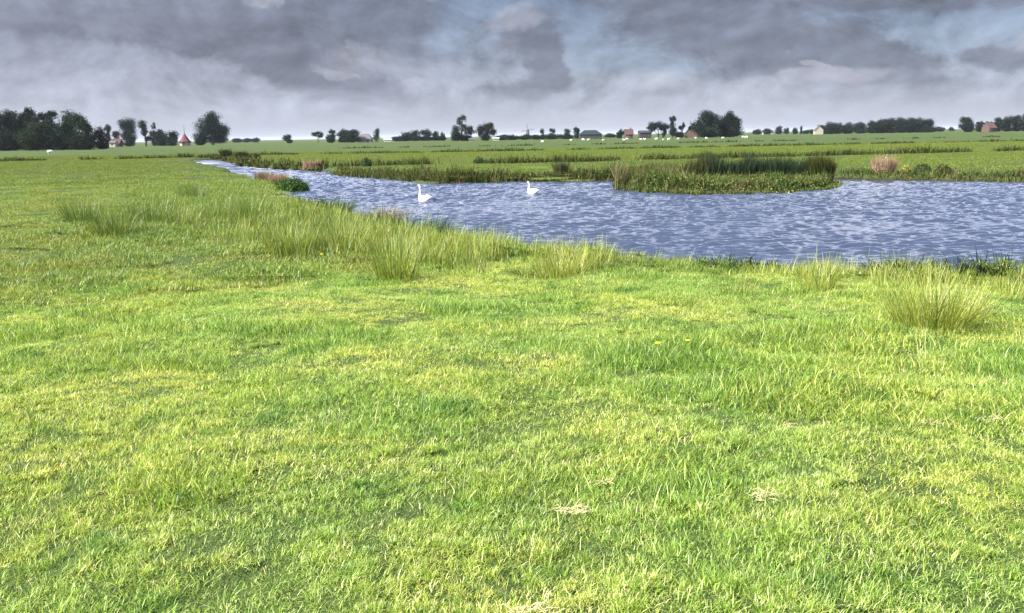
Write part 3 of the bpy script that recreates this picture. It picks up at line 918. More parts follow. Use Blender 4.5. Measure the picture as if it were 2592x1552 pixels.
clump('dry_reed_clump', 1082, 50.4, WZ + .1, .55, .5, .62, 500, PEACH, (4, 3, 3, 2), 'small orange dry reed clump on the far bank above the left swan', 'reed clump', .035, 1.0)
clump('dry_reed_clump', 1040, 52, WZ + .1, .5, .4, .42, 260, [(.30, .22, .13), (.22, .17, .09), (.1, .09, .05)], (4, 3, 3), 'low tan dry reed clump left of the orange one on the far bank', 'reed clump', .035, 1.0)
clump('bush', 1420, 48.6, WZ + .2, .9, .7, .80, 900, [(.07, .085, .04), (.045, .055, .025), (.12, .10, .06)], (4, 3, 2), 'tall dark bush on the far bank above and to the right of the right swan', 'bush', .045, .5)
clump('bush', 1233, 48.9, WZ + .1, 1.0, .6, .58, 900, [(.025, .04, .018), (.05, .07, .03), (.02, .02, .012)], (4, 3, 2), 'blackish low bush on the far bank between the two swans', 'bush', .045)
for px, d, hh_, lb in ((572, 119, 1.05, 'leftmost'), (612, 103, .95, 'second'), (645, 90, .85, 'third')):
    clump('reed_stand', px, d, WZ + .2, 1.7 if px != 645 else 1.2, 1.0, hh_, 700, [(.08, .065, .032), (.06, .07, .026), (.12, .10, .05), (.03, .034, .015)], (3, 5, 1, 2),
          'dark brown reed stand on the far side of the stream, %s from the left' % lb, 'reed clump', .09, .9, 'brown reed stands along the stream')

# ------------------------------------------------------------------ trees
TG = [(.018, .033, .022), (.012, .024, .018), (.027, .043, .025), (.008, .015, .012)]
TB = [(.021, .035, .028), (.015, .027, .024), (.030, .045, .034)]
TL = [(.030, .046, .026), (.020, .034, .020), (.042, .058, .030)]
def tree(label, blobs_, dist, pal=TG, leaf=None, dens=1.0, skirt=True, name='tree', group=None, trunk=True, base=None):
    """blobs_: crown lobes as (px, py, rx, ry) read off the photograph, built at their real size and depth"""
    mpx = dist / FPX
    xs = [b_[0] for b_ in blobs_]
    cx = sum(b_[0] * b_[2] for b_ in blobs_) / sum(b_[2] for b_ in blobs_)
    c0 = at_col(cx, dist, 0); gzc = gz1(c0.x, c0.y)
    c0.z = gzc
    hor = lambda px: 344 - .0162 * (px - 1296)
    root = empty(name, c0)
    tag(root, label, 'tree', group)
    lf = leaf or max(.30, 1.15 * mpx)
    v2 = Veg(); top = 0; lob = []
    if skirt:
        lo = max(blobs_, key=lambda b_: b_[1] + b_[3])
        bb = hor(lo[0]) + FPX * (CAM_Z - gzc) / dist
        if bb - (lo[1] + lo[3]) > -3:
            blobs_ = blobs_ + [(lo[0], (lo[1] + bb) / 2 + 2, lo[2] * .9, max(6, (bb - lo[1]) / 2 + 2))]
        blobs_ = blobs_ + [(lo[0], bb - 3, lo[2] * .8, 6)]
    for (px, py, rx, ry) in blobs_:
        rx, ry = rx * (1.3 if dist < 300 else 1.15), ry * 1.1
        X_ = (px - cx) * mpx; Z_ = (hor(px) - py) * mpx + CAM_Z - gzc
        ax, azr = rx * mpx, ry * mpx
        Z_ = max(Z_, azr * .75)
        ay = (ax + azr) / 2 * random.uniform(.85, 1.1)
        yo = random.uniform(-.3, .3) * ax
        lob.append((X_, yo, Z_, ax, ay, azr)); top = max(top, Z_)
        # break the lobe into leaf clusters
        nc = int(max(10, 26 * (ax * azr / 9) ** .6))
        dv = RNG.normal(size=(nc, 3)); dv /= np.linalg.norm(dv, axis=1)[:, None]
        cen = dv * (.15 + .55 * RNG.random((nc, 1)) ** .6)
        cr = RNG.uniform(.30, .50, nc)
        vol = 4 * ax * azr
        n = int(dens * vol * 5.2 / (lf * lf))
        own = RNG.integers(0, nc, n)
        q = RNG.normal(size=(n, 3)); q /= np.linalg.norm(q, axis=1)[:, None]
        rr = RNG.random((n, 1)) ** .45
        loc = cen[own] + q * rr * cr[own][:, None]
        P3 = loc * np.array([ax, ay, azr]) + np.array([X_, yo, Z_])
        k = P3[:, 2] > .15
        v2.leaves(P3[k], lf * .62, pal, [1] * len(pal), .28, out=(q * .6)[k])
    if trunk:
        mb_ = MB()
        hb = max(1.0, top * .85)
        tr = .035 * hb + .08
        mb_.tube([(0, 0, -.3), (.05, 0, hb * .25), (0, .1, hb * .6), (.1, 0, hb)], [tr, tr * .8, tr * .55, tr * .2], 7)
        for (X_, yo, Z_, ax, ay, azr) in lob:
            mb_.tube([(0, .02, hb * .22), (X_ * .5, yo * .5, hb * .22 + (Z_ - hb * .22) * .55), (X_, yo, Z_), (X_ + ax * .4, yo, Z_ + azr * .4)],
                     [tr * .5, tr * .4, tr * .26, tr * .1], 5)
        mb_.build('trunk', M_TRUNK, root)
    v2.build('crown', M_LEAF, root)
    return root

W1 = 'trees of the wood at the left edge'
D = 290
tree('tree at the left edge of the photo in the near wood', [(5, 305, 20, 20), (2, 322, 24, 20), (8, 345, 30, 28)], D, TG, group=W1)
tree('round topped tree, second crown from the left edge', [(33, 296, 19, 18), (38, 314, 22, 18), (38, 334, 28, 30)], D + 4, TB, group=W1)
tree('tree in the near wood with a lower crown between two high tops', [(64, 300, 14, 16), (66, 318, 18, 18), (70, 340, 26, 28)], D + 6, TB, group=W1)
tree('highest round crown in the left part of the near wood', [(86, 292, 14, 17), (90, 310, 18, 18), (92, 332, 26, 30)], D + 5, TG, group=W1)
tree('flat topped tree in the middle of the near wood', [(115, 300, 16, 14), (138, 295, 15, 14), (125, 318, 26, 18), (125, 336, 30, 30)], D + 3, TG, group=W1)
tree('big bright green domed tree at the right end of the near wood', [(187, 305, 26, 26), (212, 312, 20, 22), (195, 345, 36, 30)], D - 4, TL, group=W1)
tree('tree sloping down behind the domed tree in the near wood', [(228, 330, 14, 16), (225, 352, 20, 22)], D, TG, group=W1)
tree('low tree at the right foot of the near wood', [(252, 340, 16, 20), (258, 358, 18, 16)], D + 2, TG, group=W1)
tree('shaded lower tree at the front left of the near wood', [(20, 352, 30, 24)], D - 12, TG, group=W1)
tree('leafy lower tree in front of the flat topped tree', [(85, 350, 34, 26), (105, 325, 26, 18)], D - 14, TL, group=W1)
tree('leafy lower tree in front of the domed tree', [(150, 348, 34, 28), (165, 325, 22, 16)], D - 14, TG, group=W1)
tree('low dark tree in front of the right end of the near wood', [(212, 356, 34, 20)], D - 15, TG, group=W1)

W2 = 'trees round the red roofed house at the left'
D = 430
tree('slim tree just right of the near wood', [(277, 327, 9, 12), (276, 345, 8, 14)], D, TB, group=W2)
tree('small bush like tree above the red roof at the left', [(297, 340, 10, 12)], D + 12, TB, group=W2)
tree('large round tree right of the red roofed house at the left', [(325, 318, 24, 20), (330, 342, 20, 22)], D, TG, group=W2)
tree('tall narrow tree with sky showing under its crown', [(365, 318, 13, 13), (370, 336, 9, 12), (375, 352, 13, 9)], D + 6, TB, group=W2, skirt=False)
tree('thin pointed tree in the middle of the left group', [(393, 320, 7, 9), (392, 340, 12, 16)], D + 10, TB, dens=.7, group=W2)
tree('low round tree left of the pyramid roof', [(412, 346, 18, 18), (405, 340, 14, 14)], D, TG, group=W2)
tree('rounded tree directly left of the pyramid roof', [(435, 346, 18, 16)], D - 4, TG, group=W2)
tree('large free standing tree right of the pyramid roof', [(545, 306, 22, 24), (533, 326, 34, 28), (508, 348, 20, 18), (558, 335, 26, 26), (545, 352, 36, 14)], D - 10, TG)

D = 800
W3 = 'hazy far trees left of centre'
for px, w_, lb in ((600, 15, 'first'), (625, 14, 'second'), (646, 13, 'third')):
    tree('low hazy far tree right of the large free standing tree, %s of three' % lb, [(px, 356, w_, 6.5)], D, TB, group=W3)
tree('small round tree standing alone above the stream', [(728, 350, 14, 11), (733, 356, 9, 7)], 480, TG)
tree('small umbrella shaped tree left of the barn, sky under its crown', [(800, 340, 12, 8), (812, 342, 10, 8)], 500, TG, skirt=False)
tree('dark tree on the left side of the barn group', [(842, 336, 10, 9), (838, 348, 14, 12)], 470, TG, group='trees beside the grey barn')
tree('long low crowned tree in the middle of the barn group', [(870, 343, 18, 16)], 470, TG, group='trees beside the grey barn')
tree('broad flat crowned tree directly left of the grey barn', [(893, 338, 20, 14), (890, 350, 22, 10)], 465, TG, group='trees beside the grey barn')
tree('small spiky tree right of the grey barn', [(955, 333, 7, 10), (954, 346, 11, 13)], 480, TB, dens=.7, skirt=False)
W4 = 'low trees of the long grove left of centre'
for px, py, rx, ry, lb in ((1010, 351, 16, 6, 'lowest tree at the left end of the long grove'), (1030, 342, 12, 10, 'low round tree, second in the long grove'),
                           (1052, 340, 13, 12, 'round tree in the middle of the long grove'), (1080, 339, 14, 13, 'tallest tree of the long grove'),
                           (1103, 342, 9, 11, 'narrow tree towards the right of the long grove'), (1120, 344, 6, 10, 'slim pointed tree at the right end of the long grove')):
    tree(lb, [(px, py, rx * 1.2, ry), (px, 350, rx + 6, 7)], 520, TG, dens=1, group=W4)
tree('loose tall tree with a thin upper crown, left of centre', [(1172, 303, 13, 13), (1163, 312, 9, 9), (1172, 322, 12, 10)], 430, TB, dens=.55, skirt=False)
tree('dark tree below the loose tall crown', [(1155, 335, 15, 18)], 425, TG)
tree('paler spreading tree at the right foot of the loose tall crown', [(1185, 330, 15, 12), (1193, 334, 10, 10), (1175, 345, 20, 10)], 428, TB, dens=.8)
tree('round spreading tree standing alone left of centre', [(1232, 324, 22, 17), (1215, 335, 12, 12), (1248, 335, 12, 12), (1230, 346, 14, 14)], 420, TG)
W5 = 'dark hedge of trees in the centre'
for px, py, rx, lb in ((1270, 351, 20, 'left end of the dark central hedge'), (1298, 352, 18, 'second section of the dark central hedge'), (1330, 353, 20, 'section of the dark hedge below the windmill'),
                       (1362, 352, 18, 'section of the dark hedge right of the windmill'), (1395, 350, 22, 'section of the dark hedge below two small trees'),
                       (1430, 348, 22, 'section of the dark hedge left of the green barn'), ):
    tree('low tree forming the ' + lb, [(px, py, rx * 1.15, 8)], 450, TG, group=W5)
W6 = 'four small trees above the dark hedge'
tree('leftmost small tree above the dark hedge', [(1373, 334, 7, 8), (1374, 342, 5, 6)], 470, TB, group=W6)
tree('second small tree above the dark hedge, flat topped', [(1398, 332, 9, 8), (1396, 341, 7, 6)], 470, TB, group=W6)
tree('third small tree above the dark hedge, cone shaped', [(1435, 335, 10, 10)], 470, TB, dens=.8, group=W6)
tree('rightmost and tallest small tree above the dark hedge', [(1459, 330, 10, 11), (1460, 341, 8, 8)], 470, TB, group=W6)
tree('round tree left of the red roof, right of centre', [(1572, 334, 10, 9), (1568, 341, 9, 8)], 430, TG)
tree('low hazy tree left of the red roofed farmhouse', [(1545, 345, 16, 5)], 560, TB)
tree('broad umbrella tree between two farm roofs', [(1663, 318, 22, 13), (1650, 326, 16, 10), (1680, 324, 15, 12), (1682, 335, 8, 14)], 420, TG, skirt=False)
tree('tall twisted tree with a gap of sky at its side', [(1702, 303, 10, 9), (1703, 314, 8, 9), (1700, 326, 9, 9)], 415, TG, skirt=False)
tree('leaning smaller tree left of the big dark pair', [(1730, 318, 7, 7), (1722, 325, 8, 8)], 418, TG, skirt=False)
tree('low bushy tree at the foot of the twisted tree', [(1705, 335, 14, 12), (1720, 340, 12, 9)], 412, TG)
tree('left one of the two big dark trees right of centre', [(1785, 300, 22, 19), (1768, 318, 20, 22), (1802, 310, 23, 26), (1790, 330, 36, 18)], 395, TG, group='two big dark trees')
tree('right one of the two big dark trees right of centre', [(1848, 300, 18, 18), (1860, 316, 22, 22), (1833, 316, 21, 26), (1845, 332, 36, 16)], 398, TG, group='two big dark trees')
tree('small low tree hanging left of the big dark trees', [(1748, 325, 9, 6)], 405, TG, skirt=False)
W7 = 'hazy far trees right of the big pair'
for px, py, rx, ry, lb in ((1915, 334, 13, 8, 'leftmost'), (1942, 332, 12, 8, 'second'), (1970, 328, 11, 10, 'tallest'), (1990, 331, 8, 8, 'fourth')):
    tree('hazy blue green far tree right of the big dark pair, %s' % lb, [(px, py, rx, ry), (px, 339, rx, 4)], 720, TB, group=W7)
W8 = 'hazy far trees before the right wood'
for px, py, rx, ry, lb in ((2012, 332, 9, 9, 'beside the gap'), (2028, 325, 4, 7, 'slim and pointed'), (2040, 335, 10, 6, 'low and wide'), (2056, 333, 9, 7, 'next to the cream gable')):
    tree('hazy far tree before the right wood, %s' % lb, [(px, py, rx, ry)], 640, TB, group=W8)
W9 = 'trees of the long wood at the right'
D = 560
for px, py, rx, ry, lb in ((2080, 325, 9, 9, 'low tree behind the cream gable at the left end of the right wood'), (2102, 321, 16, 13, 'round tree, first large one of the right wood'),
                           (2122, 322, 13, 12, 'round tree, second large one of the right wood'), (2145, 320, 11, 10, 'smaller paler tree in the right wood beside a gap'),
                           (2176, 320, 15, 11, 'spreading tree in the right wood, right of the gap'), (2207, 318, 16, 13, 'tree where the right wood thickens'),
                           (2230, 314, 16, 13, 'tree on the rising shoulder of the right wood'), (2255, 312, 17, 14, 'tree left of the highest part of the right wood'),
                           (2280, 311, 17, 15, 'tree at the highest part of the right wood'), (2305, 312, 17, 14, 'tree right of the highest part of the right wood'),
                           (2330, 311, 16, 14, 'dense tree near the right end of the right wood'), (2350, 312, 13, 14, 'last large tree at the right end of the right wood')):
    tree(lb, [(px, py, rx * 1.22, ry), (px + 2, 326, rx + 5, 10)], D, TG if ry > 11 else TB, group=W9)
tree('low hazy tree beyond the right end of the right wood', [(2378, 328, 14, 7)], 720, TB)
tree('tiny hazy far tree in the gap at the right', [(2408, 331, 8, 3.5)], 800, TB)
tree('free standing round tree left of the brick house', [(2442, 307, 17, 13), (2450, 318, 18, 12), (2438, 320, 14, 10)], 520, TG)
tree('smaller tree between the round tree and the brick house', [(2480, 313, 10, 9), (2478, 322, 12, 8)], 530, TG)
tree('bush like tree behind the brick house', [(2502, 314, 14, 7)], 560, TG)
W10 = 'trees right of the brick house'
for px, py, rx, ry, lb in ((2527, 308, 11, 12, 'tree directly right of the brick house'), (2550, 307, 15, 13, 'second tree right of the brick house'),
                           (2574, 303, 14, 12, 'high tree near the right edge'), (2596, 298, 16, 12, 'highest tree, cut by the right edge')):
    tree(lb, [(px, py, rx * 1.15, ry), (px - 4, 318, rx * 1.2, 9)] if px < 2570 else [(px, py, rx, ry)], 520, TG, group=W10)

# ------------------------------------------------------------------ buildings
M_RED = solid('red_tiles', (.14, .042, .042), .8, .2, 4)
M_RED2 = solid('faded_red_tiles', (.085, .045, .042), .8, .2, 4)
M_BRICK = solid('brick_wall', (.10, .058, .05), .85, .2, 5)
M_CREAM = solid('cream_wall', (.36, .32, .26), .8, .1, 2)
M_WHITE = solid('white_paint', (.5, .5, .48), .6, .06, 2)
M_GREYR = solid('grey_roof', (.13, .115, .11), .8, .25, 2)
M_DARK = solid('dark_boards', (.045, .042, .040), .8, .25, 3)
M_GREEN = solid('green_roof_sheet', (.018, .032, .026), .6, .2, 2)
M_GLASS = solid('window_glass', (.03, .035, .045), .15, .1, 2, .6)
M_WOOD = solid('grey_wood', (.16, .14, .12), .8, .2, 3)

def house(name, px, dist, wdt, dep, wall_h, roof_h, label, cat, wm, rm, rz=0.0, chimney=True, win=3, hip=False, door=True):
    c0 = at_col(px, dist, 0); c0.z = gz1(c0.x, c0.y) - .02
    root = empty(name, c0, rz)
    tag(root, label, cat)
    w2, d2 = wdt / 2, dep / 2
    mb_ = MB()
    hx = w2 - (w2 * .45 if hip else 0)
    mb_.add([(-w2, -d2, 0), (w2, -d2, 0), (w2, d2, 0), (-w2, d2, 0), (-w2, -d2, wall_h), (w2, -d2, wall_h), (w2, d2, wall_h), (-w2, d2, wall_h)]
            + ([] if hip else [(-w2, 0, wall_h + roof_h), (w2, 0, wall_h + roof_h)]),
            [(0, 1, 5, 4), (2, 3, 7, 6)] + ([(1, 2, 6, 5), (3, 0, 4, 7), (4, 5, 6, 7)] if hip else [(1, 2, 6, 9, 5), (3, 0, 4, 8, 7)]))
    mb_.build('wall', wm, root)
    mb_ = MB()
    e = .35; k = roof_h / d2
    t = .14
    zl = wall_h - e * k + .03
    zt = wall_h + roof_h + .03
    rx_ = w2 + .3
    tx = (hx if hip else rx_)
    top = [(-rx_, -d2 - e, zl), (rx_, -d2 - e, zl), (rx_, d2 + e, zl), (-rx_, d2 + e, zl), (-tx, 0, zt), (tx, 0, zt)]
    bot = [(x, y, z + t) for x, y, z in top]
    mb_.add(top + bot, [(0, 4, 5, 1), (2, 5, 4, 3), (6, 7, 11, 10), (8, 9, 10, 11), (0, 1, 7, 6), (2, 3, 9, 8),
                        (1, 5, 11, 7), (5, 2, 8, 11), (3, 4, 10, 9), (4, 0, 6, 10)]
            + ([(0, 3, 4), (1, 5, 2)] if hip else []))
    rf = mb_.build('roof', rm, root)
    if chimney:
        mb_ = MB(); mb_.box(w2 * .5 - .3, w2 * .5 + .3, -.3, .3, wall_h + roof_h * .7, wall_h + roof_h + .8)
        mb_.build('chimney', M_BRICK, rf)
    for i in range(win):
        x = -w2 + wdt * (i + .5) / win
        if door and i == win // 2:
            mb_ = MB(); mb_.box(x - .5, x + .5, -d2 - .05, -d2 + .05, 0.02, min(2.1, wall_h - .2)); mb_.build('door', M_DARK, root)
            continue
        mb_ = MB(); z0 = wall_h * .35; z1 = min(wall_h - .25, z0 + 1.4)
        mb_.box(x - .55, x + .55, -d2 - .04, -d2 + .04, z0, z1)
        fr_ = mb_.build('window', M_WOOD if wm in (M_DARK, M_WOOD) else M_WHITE, root)
        mb_ = MB(); mb_.box(x - .47, x - .03, -d2 - .055, -d2 - .03, z0 + .08, z1 - .08); mb_.box(x + .03, x + .47, -d2 - .055, -d2 - .03, z0 + .08, z1 - .08)
        mb_.build('pane', M_GLASS, fr_)
    return root

house('farmhouse', 296, 420, 4.0, 5, 1.7, 1.9, 'red roofed farmhouse half hidden behind the near wood at the left', 'house', M_RED2, M_RED2, .1, win=2)
house('shed', 287, 400, 2.6, 2.4, 2.0, .5, 'small cream shed in front of the red roofed farmhouse at the left', 'shed', M_CREAM, M_GREYR, chimney=False, win=1, door=False)
house('barn', 925, 470, 6.8, 9, 1.7, 2.6, 'grey roofed barn with slanting roof right of a dark row of trees', 'barn', M_WOOD, M_GREYR, .05, chimney=False, win=2, hip=True)
house('shed', 982, 500, 4.0, 3, 1.0, .5, 'low white shed between the spiky tree and the long grove', 'shed', M_WHITE, M_WHITE, chimney=False, win=2, door=False)
house('barn', 1494, 445, 10.5, 10, 2.2, 1.9, 'long dark green barn at the right end of the central hedge', 'barn', M_DARK, M_GREEN, 0, chimney=False, win=4, hip=True)
house('farmhouse', 1591, 425, 3.6, 5, 2.0, 2.2, 'red roofed farmhouse beside a round tree right of centre', 'house', M_BRICK, M_RED2, 0, win=2)
house('barn', 1632, 430, 5.4, 6, 2.6, .9, 'dark flat roofed barn left of the umbrella tree', 'barn', M_DARK, M_DARK, 0, chimney=False, win=3)
house('farmhouse', 1752, 415, 5.0, 6, 2.2, 3.4, 'pinkish brick farmhouse hidden at the left foot of the big dark trees', 'house', M_BRICK, M_RED2, R(75), win=2)
house('farmhouse', 1943, 740, 8, 6, 1.8, 1.3, 'long pale farmhouse among hazy far trees', 'house', M_CREAM, M_RED2, 0, win=4)
house('farmhouse', 2071, 545, 3.2, 5, 2.6, 2.4, 'cream gabled house at the left end of the right wood', 'house', M_CREAM, M_GREYR, R(88), win=1, door=False)
house('farmhouse', 2503, 500, 5.2, 5.2, 2.4, 2.6, 'red brick house with gable among trees near the right edge', 'house', M_BRICK, M_BRICK, R(20), win=2)
house('shed', 1255, 440, 3.0, 3, 1.0, .3, 'low white shed in the gap beside the round spreading tree', 'shed', M_WHITE, M_WHITE, chimney=False, win=1, door=False)
house('shed', 1195, 410, 2.6, 2.2, .8, .3, 'low pale shed under the loose tall tree', 'shed', M_CREAM, M_GREYR, chimney=False, win=1, door=False)

# pyramid roofed mill base with mast
c0 = at_col(469, 415, 0); c0.z = gz1(c0.x, c0.y)
c0.z -= .15
root = tag(empty('mill', c0), 'low cream building with a steep red pyramid roof and a thin mast at the left', 'mill')
mb = MB(); mb.lathe([(2.5, 0), (2.5, 1.6)], 8); mb.build('wall', M_CREAM, root)
mb = MB(); mb.lathe([(2.95, 1.58), (2.95, 1.9), (2.6, 2.05)], 8); mb.build('eaves', M_DARK, root)
mb = MB(); mb.lathe([(2.9, 2.06), (2.15, 2.75), (1.45, 3.7), (.85, 4.6), (.38, 5.4), (.16, 5.9)], 8); mb.build('roof', M_RED, root)
mb = MB(); mb.tube([(0, 0, 5.8), (.02, 0, 7.6), (0, 0, 9.6)], [.13, .10, .05], 6); mb.lathe([(.05, 6.9), (.3, 7.05), (.05, 7.2)], 8); mb.build('mast', M_WOOD, root)
mb = MB(); mb.box(-.5, .5, -2.56, -2.30, .02, 1.45); mb.build('door', M_DARK, root)

# windmill
c0 = at_col(1336, 760, 0); c0.z = gz1(c0.x, c0.y)
root = tag(empty('windmill', c0), 'small hazy windmill with four sails on the horizon, above the dark hedge', 'windmill')
mb = MB(); mb.lathe([(2.1, 0), (1.75, 1.6), (1.35, 4.4), (1.15, 6.0)], 8); mb.build('tower', M_GREYR, root)
mb = MB(); mb.lathe([(1.35, 6.02), (1.2, 6.7), (.7, 7.4), (.1, 7.7)], 10); mb.build('cap', M_GREYR, root)
for k in range(4):
    a_ = math.pi / 2 * k + .04
    d1 = Vector((math.cos(a_), 0, math.sin(a_))); d2_ = Vector((-math.sin(a_), 0, math.cos(a_)))
    mb = MB(); o_ = Vector((0, -1.7, 6.6))
    mb.tube([o_, o_ + d1 * 5.4], [.16, .1], 4)
    for j in range(7):
        s0 = o_ + d1 * (1.2 + j * .68)
        mb.tube([s0, s0 + d2_ * .85], [.07, .07], 4)
    mb.tube([o_ + d1 * 1.2 + d2_ * .85, o_ + d1 * 5.3 + d2_ * .85], [.07, .07], 4)
    mb.build('sail', M_WOOD, root)

# ------------------------------------------------------------------ animals
M_SWAN = solid('white_feathers', (.82, .81, .79), .7, .04, 12)
M_BILL = solid('orange_bill', (.65, .20, .04), .4, .1, 12)
M_BLACK = solid('black_skin', (.015, .015, .015), .5, .1, 12)
M_WOOL = solid('wool', (.72, .69, .62), .95, .1, 9)
M_FACE = solid('sheep_face', (.45, .41, .36), .9, .15, 9)

def loft(mb_, secs, n=14, ysh=0.0):
    """secs: (x, z, half width, half height[, y])"""
    pts = [Vector((s[0], s[4] if len(s) > 4 else ysh, s[1])) for s in secs]
    vs = []
    for i, p_ in enumerate(pts):
        t = (pts[min(i + 1, len(pts) - 1)] - pts[max(i - 1, 0)]).normalized()
        up = Vector((-t.z, 0, t.x)).normalized()
        for k in range(n):
            th = 2 * math.pi * k / n
            vs.append(p_ + Vector((0, 1, 0)) * math.cos(th) * secs[i][2] + up * math.sin(th) * secs[i][3])
    fs = [(i * n + k, (i + 1) * n + k, (i + 1) * n + (k + 1) % n, i * n + (k + 1) % n) for i in range(len(secs) - 1) for k in range(n)]
    fs.append(tuple(range(n))); fs.append(tuple((len(secs) - 1) * n + k for k in range(n))[::-1])
    mb_.add(vs, fs)

def swan(px, py, rz, nk, sc, label):
    c0 = on_plane(px, py, WZ)
    root = tag(empty('swan', c0, rz), label, 'swan', 'swans on the pond')
    root.scale = (sc, sc, sc)
    z = lambda v: .20 + (v - .20) * nk
    mb_ = MB()
    loft(mb_, [(-.50, .19, .008, .006), (-.44, .17, .05, .025), (-.35, .12, .10, .075), (-.22, .09, .155, .125), (-.04, .08, .18, .15),
               (.12, .085, .16, .145), (.20, .12, .12, .12), (.245, .185, .072, .078), (.243, z(.27), .047, .052), (.232, z(.36), .037, .040),
               (.228, z(.46), .032, .034), (.232, z(.55), .031, .033), (.252, z(.615), .034, .038), (.292, z(.640), .037, .040),
               (.335, z(.636), .030, .033), (.365, z(.628), .020, .022)], 14)
    body = mb_.build('body', M_SWAN, root, smooth=True, sub=1)
    mb_ = MB()
    loft(mb_, [(.360, z(.628), .019, .021), (.385, z(.618), .018, .015), (.425, z(.600), .017, .009), (.452, z(.588), .010, .006)], 10)
    mb_.build('bill', M_BILL, root, smooth=True)
    mb_ = MB(); loft(mb_, [(.350, z(.645), .008, .006), (.368, z(.648), .015, .014), (.388, z(.636), .008, .006)], 8)
    mb_.build('bill_knob', M_BLACK, root, smooth=True)
    for s_ in (-1, 1):
        mb_ = MB(); loft(mb_, [(.325, z(.645), .004, .004, s_ * .030), (.33, z(.645), .006, .007, s_ * .032), (.336, z(.645), .004, .004, s_ * .030)], 6)
        mb_.build('eye', M_BLACK, root)
        mb_ = MB()
        loft(mb_, [(.14, .13, .02, .03, s_ * .125), (.08, .155, .040, .085, s_ * .135), (-.06, .175, .050, .105, s_ * .125), (-.22, .185, .045, .085, s_ * .095),
                   (-.36, .195, .030, .050, s_ * .060), (-.47, .215, .015, .022, s_ * .035), (-.54, .225, .004, .006, s_ * .02)], 10)
        mb_.build('wing', M_SWAN, root, smooth=True, sub=1)
swan(1072, 511, R(128), .98, .98, 'larger white swan with neck upright, left one of the two on the pond')
swan(1346, 492, R(122), .78, .92, 'smaller white swan with upright neck, right one of the two on the pond')

def sheep_mesh(graze):
    mb_ = MB()
    if graze:
        head = [(.42, .60, .13, .13), (.55, .45, .09, .09), (.64, .28, .075, .075), (.70, .15, .055, .055), (.73, .08, .03, .03)]
    else:
        head = [(.44, .72, .13, .13), (.54, .86, .085, .09), (.62, .93, .075, .075), (.72, .90, .055, .055), (.80, .85, .03, .03)]
    loft(mb_, [(-.56, .62, .04, .05), (-.52, .58, .16, .17), (-.35, .58, .25, .25), (-.05, .57, .28, .27), (.22, .59, .25, .25), (.36, .62, .18, .19)] + head, 12)
    for x, y in ((-.38, -.14), (-.38, .14), (.26, -.13), (.26, .13)):
        k = .04 if x < 0 else -.02
        mb_.tube([(x, y, .50), (x - k, y, .32), (x + k * .6, y, .15), (x, y, .0)], [.085, .055, .034, .036], 8)
    for s_ in (-1, 1):
        hx, hz = (head[2][0] - .05, head[2][1] + .06)
        mb_.tube([(hx, s_ * .05, hz), (hx - .02, s_ * .14, hz + .01), (hx - .02, s_ * .18, hz - .03)], [.025, .03, .008], 6)
    me_ = bpy.data.meshes.new('sheep_body'); me_.from_pydata(mb_.v, [], mb_.f); me_.update()
    ob = bpy.data.objects.new('tmp', me_); COL.objects.link(ob)
    md_ = ob.modifiers.new('r', 'REMESH'); md_.mode = 'VOXEL'; md_.voxel_size = .028; md_.use_smooth_shade = True
    dg = bpy.context.evaluated_depsgraph_get(); dg.update()
    out = bpy.data.meshes.new_from_object(ob.evaluated_get(dg)); out.name = 'sheep_body'
    bpy.data.objects.remove(ob)
    out.materials.clear(); out.materials.append(M_WOOL)
    return out
SG = 'sheep grazing far off in the field'
ms = [sheep_mesh(True), sheep_mesh(False)]
spots = [(1373, 361, 0, 1.0, 'sheep alone far left of the flock, in front of the small trees above the hedge'),
         (1445, 357.5, 1, 1.0, 'white sheep below the rightmost small tree above the hedge'),
         (1476, 356.5, 0, 1.25, 'large white sheep in front of the green barn, left of a pair'),
         (1489, 356.5, 1, 1.1, 'white sheep in front of the green barn, right of a pair'),
         (1527, 357.5, 0, .9, 'faint sheep just right of the green barn'),
         (1579, 357, 1, .9, 'small sheep below the round tree left of the red roof'),
         (1587, 355, 0, 1.2, 'white sheep straight below the red roofed farmhouse'),
         (1622, 355, 0, 1.0, 'white sheep below the dark flat barn, left of two'),
         (1632, 355.5, 1, 1.0, 'white sheep below the dark flat barn, right of two'),
         (1661, 355, 1, 1.1, 'white sheep below the umbrella tree'),
         (1679, 356, 0, .8, 'small faint sheep below the right side of the umbrella tree'),
         (1692, 355.5, 1, 1.05, 'white sheep below the foot of the twisted tree'),
         (1717, 354, 0, 1.1, 'white sheep between the twisted tree and the big dark pair'),
         (1761, 352.5, 1, 1.05, 'white sheep below the left edge of the left big dark tree'),
         (1788, 352.5, 0, 1.05, 'white sheep below the middle of the left big dark tree'),
         (1830, 352, 0, 1.05, 'white sheep below the gap between the two big dark trees'),
         (1881, 350.5, 0, 1.25, 'sheep below the right edge of the right big dark tree, left of two'),
         (1889, 350.5, 0, 1.25, 'sheep beyond the right edge of the right big dark tree, right of two')]
for px, py, k, sc, lb in spots:
    c0 = on_plane(px, py, FIELD)
    d = min(c0.y, 330)
    c0 = at_col(px, d, FIELD); c0.z = gz1(c0.x, c0.y)
    o = bpy.data.objects.new('sheep', ms[k]); COL.objects.link(o)
    o.location = c0; o.scale = (sc * .75,) * 3
    o.rotation_euler = (0, 0, random.choice([0, math.pi]) + random.uniform(-.5, .5))
    tag(o, lb, 'sheep', SG)
c0 = on_plane(128, 391, FIELD)
o = bpy.data.objects.new('sheep', ms[0]); COL.objects.link(o); o.location = (c0.x, c0.y, gz1(c0.x, c0.y)); o.rotation_euler = (0, 0, .3)
tag(o, 'lone whitish sheep in the left field in front of the near wood', 'sheep')

